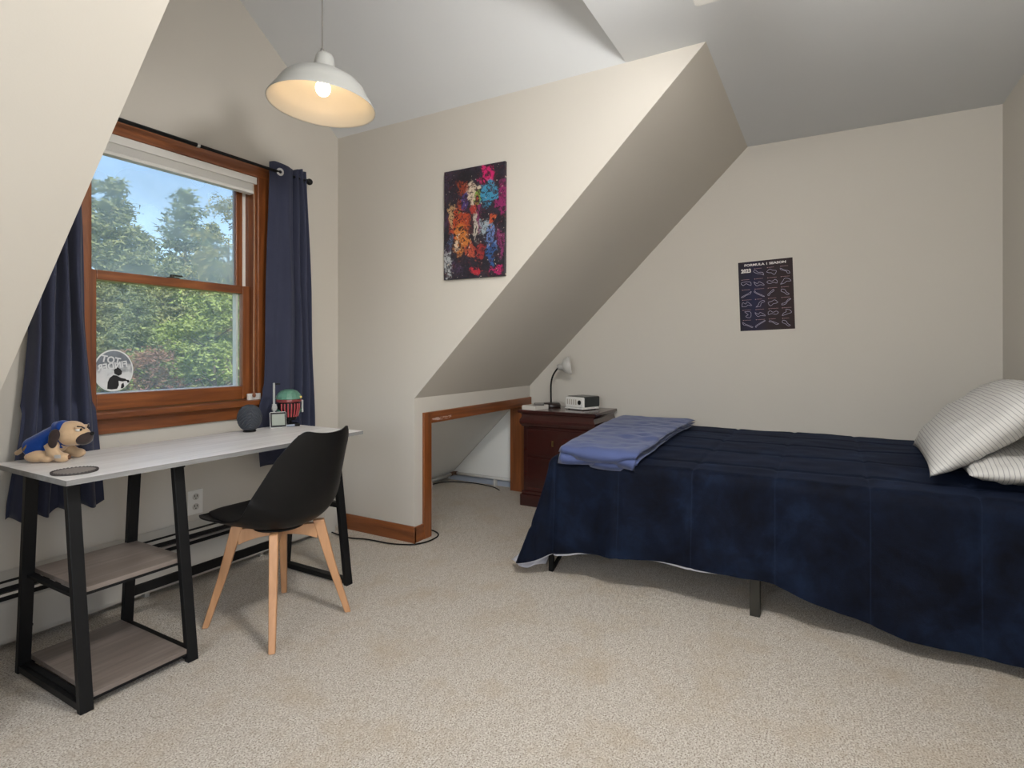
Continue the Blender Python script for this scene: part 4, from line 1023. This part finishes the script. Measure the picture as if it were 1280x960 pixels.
# comforter: one continuous draped cloth
HEM = [(-0.80, 0.050), (-0.582, 0.052), (-0.519, 0.046), (-0.409, 0.055), (-0.244, 0.063), (-0.038, 0.102), (0.219, 0.168), (0.375, 0.178), (0.534, 0.176), (0.611, 0.178), (0.833, 0.166), (1.076, 0.146), (1.20, 0.122), (1.30, 0.10)]
def yfoot(x): return 1.200 + 0.088 * (x - 2.6)
QX, QY = 0.335, 0.335
def ztop(x, y):
    z = 0.602 + 0.010 * (x - 2.6) / 1.4 + 0.012 * math.sin(PI * min(1, max(0, (4.02 - x) / 1.42)))
    z += 0.006 * noise.noise((x * 3.2, y * 3.2, 0.4)) + 0.003 * noise.noise((x * 11, y * 9, 5.0))
    return z
def seam(d, q): 
    r = abs((d / q) - round(d / q)) * q
    return -0.007 * math.exp(-(r / 0.010) ** 2)
def fall(t, drop, flare, r=0.052):
    L = drop + (PI / 2 - 1) * r; l = t * L
    if l < r * PI / 2: return r * math.sin(l / r), r * (1 - math.cos(l / r))
    dn = r + (l - r * PI / 2); return r + flare * ((dn - r) / (drop - r)) ** 1.2, dn
def cloth(inset=0.0, hemdrop=0.0):
    bm = new(); NXT, NXS, NYT, NYS = 96, 40, 128, 34
    xb, xf, yh = 4.025, 2.600, -0.75
    V = []
    for i in range(NXT + NXS + 1):
        row = []
        for j in range(NYT + NYS + 1):
            sx = max(0, i - NXT) / NXS; sy = max(0, j - NYT) / NYS
            x = xb + (xf - xb) * min(1, i / NXT); yy = yfoot(x); y = yh + (yy - yh) * min(1, j / NYT)
            z = ztop(x, y)
            a = (xb - x) + sx * 0.5; b = y + sy * 0.5
            pf = seam(b - 0.53, QY) + seam(xf - x - 0.19 + (sx * 0.5), QX) * (1 if sx < 0.3 else 0)
            if sx == 0 and sy == 0:
                p = Vector((x, y, z + pf - inset))
            else:
                if sy == 0:
                    drop = z - lerp_tab(HEM, y) + hemdrop * (1.0 if hemdrop == 0 else (max(0.0, 0.8 + 2.2 * math.sin(y * 10.5 + 2.0)) if y > 0.3 else 0.0)); o_, dn = fall(sx, drop, 0.016)
                    o_ += sx * (0.013 * math.sin(y * 17 + 2.2 * noise.noise((y * 2, 1, 0))) + 0.020 * noise.noise((y * 3.1, sx * 1.5, 7.7)) + 0.008 * noise.noise((y * 14, sx * 4, 2.0)))
                    dr = Vector((-1, 0, 0))
                elif sx == 0:
                    drop = z - 0.13 + hemdrop; o_, dn = fall(sy, drop, 0.045); dr = Vector((0, 1, 0))
                    o_ += sy * 0.012 * math.sin(x * 15)
                else:
                    t = max(sx, sy); phi = math.atan2(sy, sx); k = phi / (PI / 2)
                    pk = max(0, 1 - abs(k - 0.72) / (0.72 if k < 0.72 else 0.28)); pk = pk * pk * (3 - 2 * pk)
                    d0 = z - lerp_tab(HEM, y); d1 = z - 0.13
                    drop = d0 * (1 - k) + d1 * k; drop += (z - 0.055 - drop) * pk + hemdrop
                    fl = (0.016 * (1 - k) + 0.045 * k) + 0.135 * pk
                    o_, dn = fall(t, drop, fl); dr = Vector((-math.cos(phi), math.sin(phi), 0))
                    o_ += t * 0.010 * math.sin(phi * 9)
                c = math.exp(-((sx + sy) * 8) ** 2)
                p = Vector((x, y, z - dn)) + dr * (o_ + pf * 1.0 * (1 - c) - inset) + Vector((0, 0, pf * c - inset * c))
                p.x = max(p.x, 2.30)
                if p.y > 1.372 and p.x > 3.50: p.y = 1.372
            p.z = max(p.z, 0.012)
            row.append(bm.verts.new(p))
        V.append(row)
    for i in range(NXT + NXS):
        for j in range(NYT + NYS):
            bm.faces.new((V[i][j], V[i + 1][j], V[i + 1][j + 1], V[i][j + 1]))
    return bm
cf = thing('comforter', 'dark navy velvet comforter draped over the bed down to the carpet', 'comforter', (3.3, 0.25, 0.05))
obj('cover', cloth(), M['velvet'], cf, smooth=True)
obj('lining', cloth(0.010, 0.004), M['lining'], cf, smooth=True, label='pale grey lining peeking out below the hem')
# corner of the white sheet trailing on the carpet
bm = new()
def shc(u, v):
    a = Vector((2.70, 1.24, 0.15)).lerp(Vector((2.575, 1.415, 0.080)), u); b = Vector((2.625, 1.275, 0.016)).lerp(Vector((2.590, 1.455, 0.012)), u)
    p = a.lerp(b, v); w = 0.016 * math.sin(u * 11 + v * 2) + 0.010 * noise.noise((u * 6, v * 4, 1))
    p = p + Vector((-0.055 * math.sin(PI * u) * v, 0, 0))
    return p + Vector((-0.02 + w * 0.8, w * 0.6, 0.012 * v * (1 + math.sin(u * 9)) * (0 if v < 0.5 else 1)))
grid(bm, 24, 12, shc)
o = single('bed_sheet', bm, M['sheet'], 'crumpled corner of a white sheet trailing on the carpet below the comforter', 'sheet', smooth=True)
s = o.modifiers.new('thick', 'SOLIDIFY'); s.thickness = 0.006

# folded blue blanket
def bl_slab(bm, x0, x1, ya0, ya1, yb0, yb1, zoff, th, seed):
    """x0 front, x1 back; front edge spans ya0..ya1, back edge yb0..yb1"""
    NU, NV = 70, 40
    def base(x, y):
        z = ztop(max(x, 2.6), y)
        if x < 2.60: z -= 0.052 - math.sqrt(max(0.0, 0.052 ** 2 - min(0.052, 2.60 - x) ** 2)) + max(0, 2.548 - x) * 0.5
        return z
    def fnn(u, v, top):
        x = x0 + (x1 - x0) * u + 0.010 * math.sin(v * 6 + seed); yl = ya0 + (yb0 - ya0) * u; yr = ya1 + (yb1 - ya1) * u
        y = yl + (yr - yl) * v + 0.010 * noise.noise((u * 3, v, seed))
        e = min(1, (1 - abs(2 * u - 1) ** 16)) * (1 - abs(2 * v - 1) ** 10); e = max(0, e) ** 0.5
        q = 0.011 * noise.noise((x * 15, y * 6, seed)) + 0.008 * noise.noise((x * 24, y * 13, seed + 2)) - 0.004 * (abs(math.sin((x - x0) / 0.16 * PI)) < 0.12)
        zb = base(x, y) + zoff + 0.004 * noise.noise((x * 4, y * 5, seed + 9))
        return (x, y, zb + (th * (0.5 + 0.5 * e) + q * e if top else th * (0.5 - 0.5 * e)))
    A = grid(bm, NU, NV, lambda u, v: fnn(u, v, True)); B = grid(bm, NU, NV, lambda u, v: fnn(u, v, False))
    bmesh.ops.remove_doubles(bm, verts=bm.verts, dist=1e-6)
    return
bm = new()
bl_slab(bm, 2.552, 3.92, 1.180, 0.775, 1.322, 0.800, 0.010, 0.017, 1.0)
bl_slab(bm, 2.542, 3.95, 1.176, 0.785, 1.326, 0.795, 0.025, 0.017, 4.0)
bl_slab(bm, 2.548, 3.94, 1.182, 0.778, 1.320, 0.790, 0.040, 0.020, 8.0)
single('folded_blanket', bm, M['blanket'], 'folded steel blue quilted blanket lying across the foot of the bed', 'blanket', smooth=True)

# pillows
def pillow(label, loc, rot, L, W, T_, seed):
    bm = new(); NU, NV = 44, 34
    def fnn(u, v, s):
        a, b = 2 * u - 1, 2 * v - 1
        px, py = a * L / 2, b * W / 2
        px *= 1 - 0.06 * (1 - abs(b) ** 3) * abs(a) ** 3; py *= 1 - 0.07 * (1 - abs(a) ** 3) * abs(b) ** 3
        h = ((1 - abs(a) ** 2.6) * (1 - abs(b) ** 2.6)); h = max(0, h) ** 0.55
        w_ = 0.010 * noise.noise((a * 3, b * 3, seed)) + 0.006 * noise.noise((a * 8, b * 7, seed + 3))
        return (px, py, s * (T_ / 2) * h + w_ * (0.3 + h))
    grid(bm, NU, NV, lambda u, v: fnn(u, v, 1)); grid(bm, NU, NV, lambda u, v: fnn(u, v, -1))
    bmesh.ops.remove_doubles(bm, verts=bm.verts, dist=1e-5)
    o = obj('pillow', bm, M['pillow'], None, smooth=True)
    o.location = loc; o.rotation_euler = rot
    return tag(o, label, 'pillow')
pillow('striped off-white pillow propped up against the wall at the head of the bed', (3.19, -0.572, 0.818), (R(-42), R(1), R(-3)), 1.04, 0.55, 0.19, 1.7)
pillow('striped off-white pillow lying flat on the bed under the propped pillow', (3.03, -0.645, 0.682), (R(-3), R(0), R(-2)), 0.82, 0.36, 0.125, 5.2)

# ------------------------------------------------------------------ outside: lawn and trees
GZ = -3.0
m = mat('lawn_grass', (0.10, 0.17, 0.04), 0.95, spec=0.1); n = NT(m)
n.color(n.ramp(n.noise(n.coord(), 0.6, 6), [(0.3, (0.07, 0.12, 0.03)), (0.7, (0.17, 0.24, 0.07))])); M['lawn'] = m
bm = new(); box(bm, -90, 160, 3.2, 170, GZ - 0.1, GZ); o = struct('lawn', bm, M['lawn'])
TH = R(29.571)
def at(u, D):
    r = (u - 640) / 697.9
    return (D * (math.cos(TH) + r * math.sin(TH)), D * (math.sin(TH) - r * math.cos(TH)))
def leafmat(name, c1, c2, c3):
    m = mat(name, c2, 0.8, spec=0.2); n = NT(m)
    n.color(n.ramp(n.noise(n.coord(), 1.1, 5, 0.7), [(0.3, c1), (0.48, c2), (0.66, c3)]))
    n.b.inputs['Subsurface Weight'].default_value = 0.0
    return m
M['bark'] = mat('grey_bark', (0.14, 0.115, 0.095), 0.9)
M['pine'] = leafmat('pine_needles', (0.115, 0.145, 0.060), (0.20, 0.225, 0.095), (0.30, 0.305, 0.14))
M['pine2'] = leafmat('blue_green_needles', (0.095, 0.130, 0.062), (0.165, 0.20, 0.092), (0.25, 0.275, 0.13))
M['gold'] = leafmat('yellowing_leaves', (0.16, 0.17, 0.05), (0.27, 0.25, 0.08), (0.36, 0.30, 0.11))
M['lime'] = leafmat('fresh_green_leaves', (0.12, 0.165, 0.045), (0.21, 0.27, 0.08), (0.31, 0.36, 0.13))
M['russet'] = leafmat('russet_leaves', (0.13, 0.065, 0.05), (0.21, 0.11, 0.08), (0.28, 0.16, 0.11))
def tuft(vs, fs, p, s, k, rnd, flat_=0.5):
    for _ in range(k):
        d = Vector((rnd.gauss(0, 1), rnd.gauss(0, 1), rnd.gauss(0, flat_))).normalized()
        t = d.cross(Vector((rnd.gauss(0, 1), rnd.gauss(0, 1), rnd.gauss(0, 1)))).normalized()
        o = Vector(p) + Vector((rnd.gauss(0, 1), rnd.gauss(0, 1), rnd.gauss(0, 0.6))) * s * 0.55
        a = s * (0.45 + 0.6 * rnd.random()); i = len(vs)
        vs += [o - t * a * 0.20, o + t * a * 0.20, o + d * a]; fs.append((i, i + 1, i + 2))
def foliage_mesh(name, vs, fs, m):
    me = bpy.data.meshes.new(name); me.from_pydata([tuple(v) for v in vs], [], fs); me.materials.append(m); return me
def pine_data(H, seed, m, wide=0.24, first=0.16):
    rnd = random.Random(seed); vs, fs = [], []; bm = new()
    tube(bm, [(0, 0, 0), (0.05, 0.02, H * 0.5), (0, 0, H * 0.98)], [H * 0.016, H * 0.010, 0.03], 8)
    lev = int(H * 1.5)
    for k in range(lev):
        f = first + (1 - first) * (k + 0.5 * rnd.random()) / lev; z = H * f
        taper = (1 - f) / (1 - first); rad = H * wide * (taper ** 0.75) * (0.7 + 0.5 * rnd.random()) + 0.25
        nb = 5 + int(3 * rnd.random()); a0 = rnd.random() * 7
        for b in range(nb):
            if rnd.random() < 0.12: continue
            a = a0 + 2 * PI * b / nb + rnd.gauss(0, 0.25); L = rad * (0.6 + 0.5 * rnd.random())
            e = Vector((math.cos(a) * L, math.sin(a) * L, z + L * (0.18 + 0.25 * taper * rnd.random())))
            st_ = Vector((0, 0, z)); tube(bm, [st_, st_.lerp(e, 0.6) - Vector((0, 0, 0.05 * L)), e], [0.06, 0.04, 0.015], 4, cap=False)
            ns_ = max(2, int(L * 3.2))
            for q in range(ns_):
                t = 0.25 + 0.78 * (q + rnd.random()) / ns_; p = st_.lerp(e, t) + Vector((rnd.gauss(0, 0.22), rnd.gauss(0, 0.22), 0.06 + rnd.gauss(0, 0.10))) * (0.5 + 0.5 * t)
                tuft(vs, fs, p, 0.50, 22, rnd)
    me_t = bpy.data.meshes.new('trunk'); bm.to_mesh(me_t); bm.free(); me_t.materials.append(M['bark'])
    return me_t, foliage_mesh('foliage', vs, fs, m)
def broad_data(H, W, seed, m, dens=1.0, s=0.36, low=0.12):
    rnd = random.Random(seed); vs, fs = [], []; bm = new()
    tube(bm, [(0, 0, 0), (0.05, 0, H * 0.45), (0.1, 0.05, H * 0.8)], [H * 0.018, H * 0.012, 0.03], 8)
    for k in range(int(46 * dens)):
        a = rnd.random() * 2 * PI; f = low + (1 - low) * rnd.random(); rr = W * math.sqrt(rnd.random()) * math.sin(PI * min(0.97, max(0.12, f * 0.92 + 0.06))) ** 0.7
        c = Vector((rr * math.cos(a), rr * math.sin(a), H * f))
        tube(bm, [(0, 0, max(0.3, c.z - rr * 0.7)), tuple(c)], [0.05, 0.015], 4, cap=False)
        for q in range(26): tuft(vs, fs, c + Vector((rnd.gauss(0, 0.55), rnd.gauss(0, 0.55), rnd.gauss(0, 0.20))), s, 9, rnd, 0.5)
    me_t = bpy.data.meshes.new('trunk'); bm.to_mesh(me_t); bm.free(); me_t.materials.append(M['bark'])
    return me_t, foliage_mesh('foliage', vs, fs, m)
KIND = {'a': pine_data(17, 1, M['pine']), 'b': pine_data(17, 2, M['pine2'], 0.22), 'c': pine_data(16, 5, M['pine'], 0.26, 0.05),
        'g': broad_data(16, 3.0, 3, M['gold'], 0.8, 0.30, 0.3), 'l': broad_data(8, 3.6, 4, M['lime'], 1.2), 'r': broad_data(4.5, 1.15, 6, M['russet'], 0.7, 0.20)}
KH = {'a': 17, 'b': 17, 'c': 16, 'g': 16, 'l': 8, 'r': 4.5}
def tree(kind, name, u, D, vtop, label, rz, group='trees beyond the window'):
    H = 4.13 + (440 - vtop) / 697.9 * D; x, y = at(u, D)
    t = thing(name, label, 'tree' if kind != 'r' else 'bush', (x, y, GZ), (0, 0, rz), group)
    s = H / KH[kind]; t.scale = (s, s, s)
    for nm, me in zip(('trunk', 'foliage'), KIND[kind]):
        o = bpy.data.objects.new(nm, me); C.objects.link(o); o.parent = t
    return t
tree('a', 'pine_tree', 143, 42, 226, 'tall pine tree with bushy crown at the left of the upper window pane', 0.3)
tree('b', 'pine_tree', 232, 47, 238, 'tall pointed pine tree in the middle of the upper window pane', 1.3)
tree('a', 'pine_tree', 104, 54, 222, 'tall pine tree half hidden by the left frame of the window', 2.2)
tree('g', 'yellowing_tree', 286, 40, 246, 'thin yellowing tree at the right edge of the upper window pane', 0.7)
tree('c', 'pine_tree', 182, 66, 292, 'dark pine tree in the gap between the two tallest pines', 2.9)
tree('c', 'pine_tree', 264, 62, 280, 'dark pine tree behind the yellowing tree at right', 4.0)
tree('b', 'pine_tree', 172, 32, 352, 'dark pine tree in the lower pane behind the russet bush', 5.0)
tree('c', 'pine_tree', 214, 36, 322, 'dense pine tree behind the fresh green tree in the lower pane', 0.9)
tree('a', 'pine_tree', 128, 33, 340, 'dark pine tree in the lower pane above the round sticker', 3.6)
tree('c', 'pine_tree', 306, 56, 300, 'dark pine tree at the right window frame behind the green trees', 2.0)
tree('l', 'green_tree', 268, 25, 376, 'fresh green leafy tree at the right of the lower window pane', 0.5)
tree('l', 'green_tree', 230, 29, 410, 'smaller fresh green leafy tree right of the russet bush', 2.6)
tree('r', 'russet_bush', 184, 24, 440, 'russet brown bush beside the sticker in the lower window pane', 0.0, None)

# ------------------------------------------------------------------ daylight and added fill lamps
wd = bpy.data.worlds.new('World'); bpy.context.scene.world = wd; wd.use_nodes = True
t = wd.node_tree; bg = t.nodes['Background']
sky = t.nodes.new('ShaderNodeTexSky'); sky.sky_type = 'NISHITA'; sky.sun_disc = False
sky.sun_elevation = R(48); sky.sun_rotation = R(215); sky.air_density = 1.0; sky.dust_density = 0.6; sky.ozone_density = 1.5
t.links.new(sky.outputs['Color'], bg.inputs['Color']); bg.inputs['Strength'].default_value = 0.235
sl = bpy.data.lights.new('sun', 'SUN'); sl.energy = 5.4; sl.angle = R(1.0); sl.color = (1.0, 0.95, 0.86)
so = bpy.data.objects.new('sun', sl); C.objects.link(so); so.rotation_euler = (R(42), 0, R(-25)); so.location = (0, -5, 12)

al = bpy.data.lights.new('added_fill_light', 'AREA'); al.shape = 'RECTANGLE'; al.size = 1.5; al.size_y = 1.3; al.energy = 42; al.color = (0.93, 0.97, 1.0)  # added fill lamp outside the unseen window in the left wall
ao = bpy.data.objects.new('added_fill_light', al); C.objects.link(ao)
ao.location = (XW - 0.14, (VY0 + VY1) / 2, (VZ0 + VZ1) / 2); ao.rotation_euler = (0, R(-90), 0)

al = bpy.data.lights.new('added_fill_light', 'AREA'); al.shape = 'RECTANGLE'; al.size = 1.5; al.size_y = 1.2; al.energy = 21; al.color = (0.93, 0.97, 1.0)  # weaker added fill lamp outside the unseen right-wall window
ao = bpy.data.objects.new('added_fill_light', al); C.objects.link(ao)
ao.location = ((UX0 + UX1) / 2, YR - 0.14, (UZ0 + UZ1) / 2); ao.rotation_euler = (R(90), 0, 0)

# ------------------------------------------------------------------ camera
cam = bpy.data.cameras.new('camera'); cam.sensor_fit = 'HORIZONTAL'; cam.sensor_width = 36
cam.lens = 36 * 697.9 / 1280; cam.shift_y = -40 / 1280; cam.clip_start = 0.05; cam.clip_end = 500
co_ = bpy.data.objects.new('camera', cam); C.objects.link(co_)
co_.location = (0, 0, 1.13); co_.rotation_euler = (R(90), 0, TH - R(90))
sc = bpy.context.scene; sc.camera = co_
sc.view_settings.view_transform = 'Standard'; sc.view_settings.look = 'None'
sc.view_settings.gamma = 1.0; sc.view_settings.use_curve_mapping = False
sc.view_settings.exposure = 0.24
sc.cycles.use_denoising = True
sc.cycles.max_bounces = 10; sc.cycles.diffuse_bounces = 6; sc.cycles.transparent_max_bounces = 12
sc.cycles.sample_clamp_indirect = 6.0
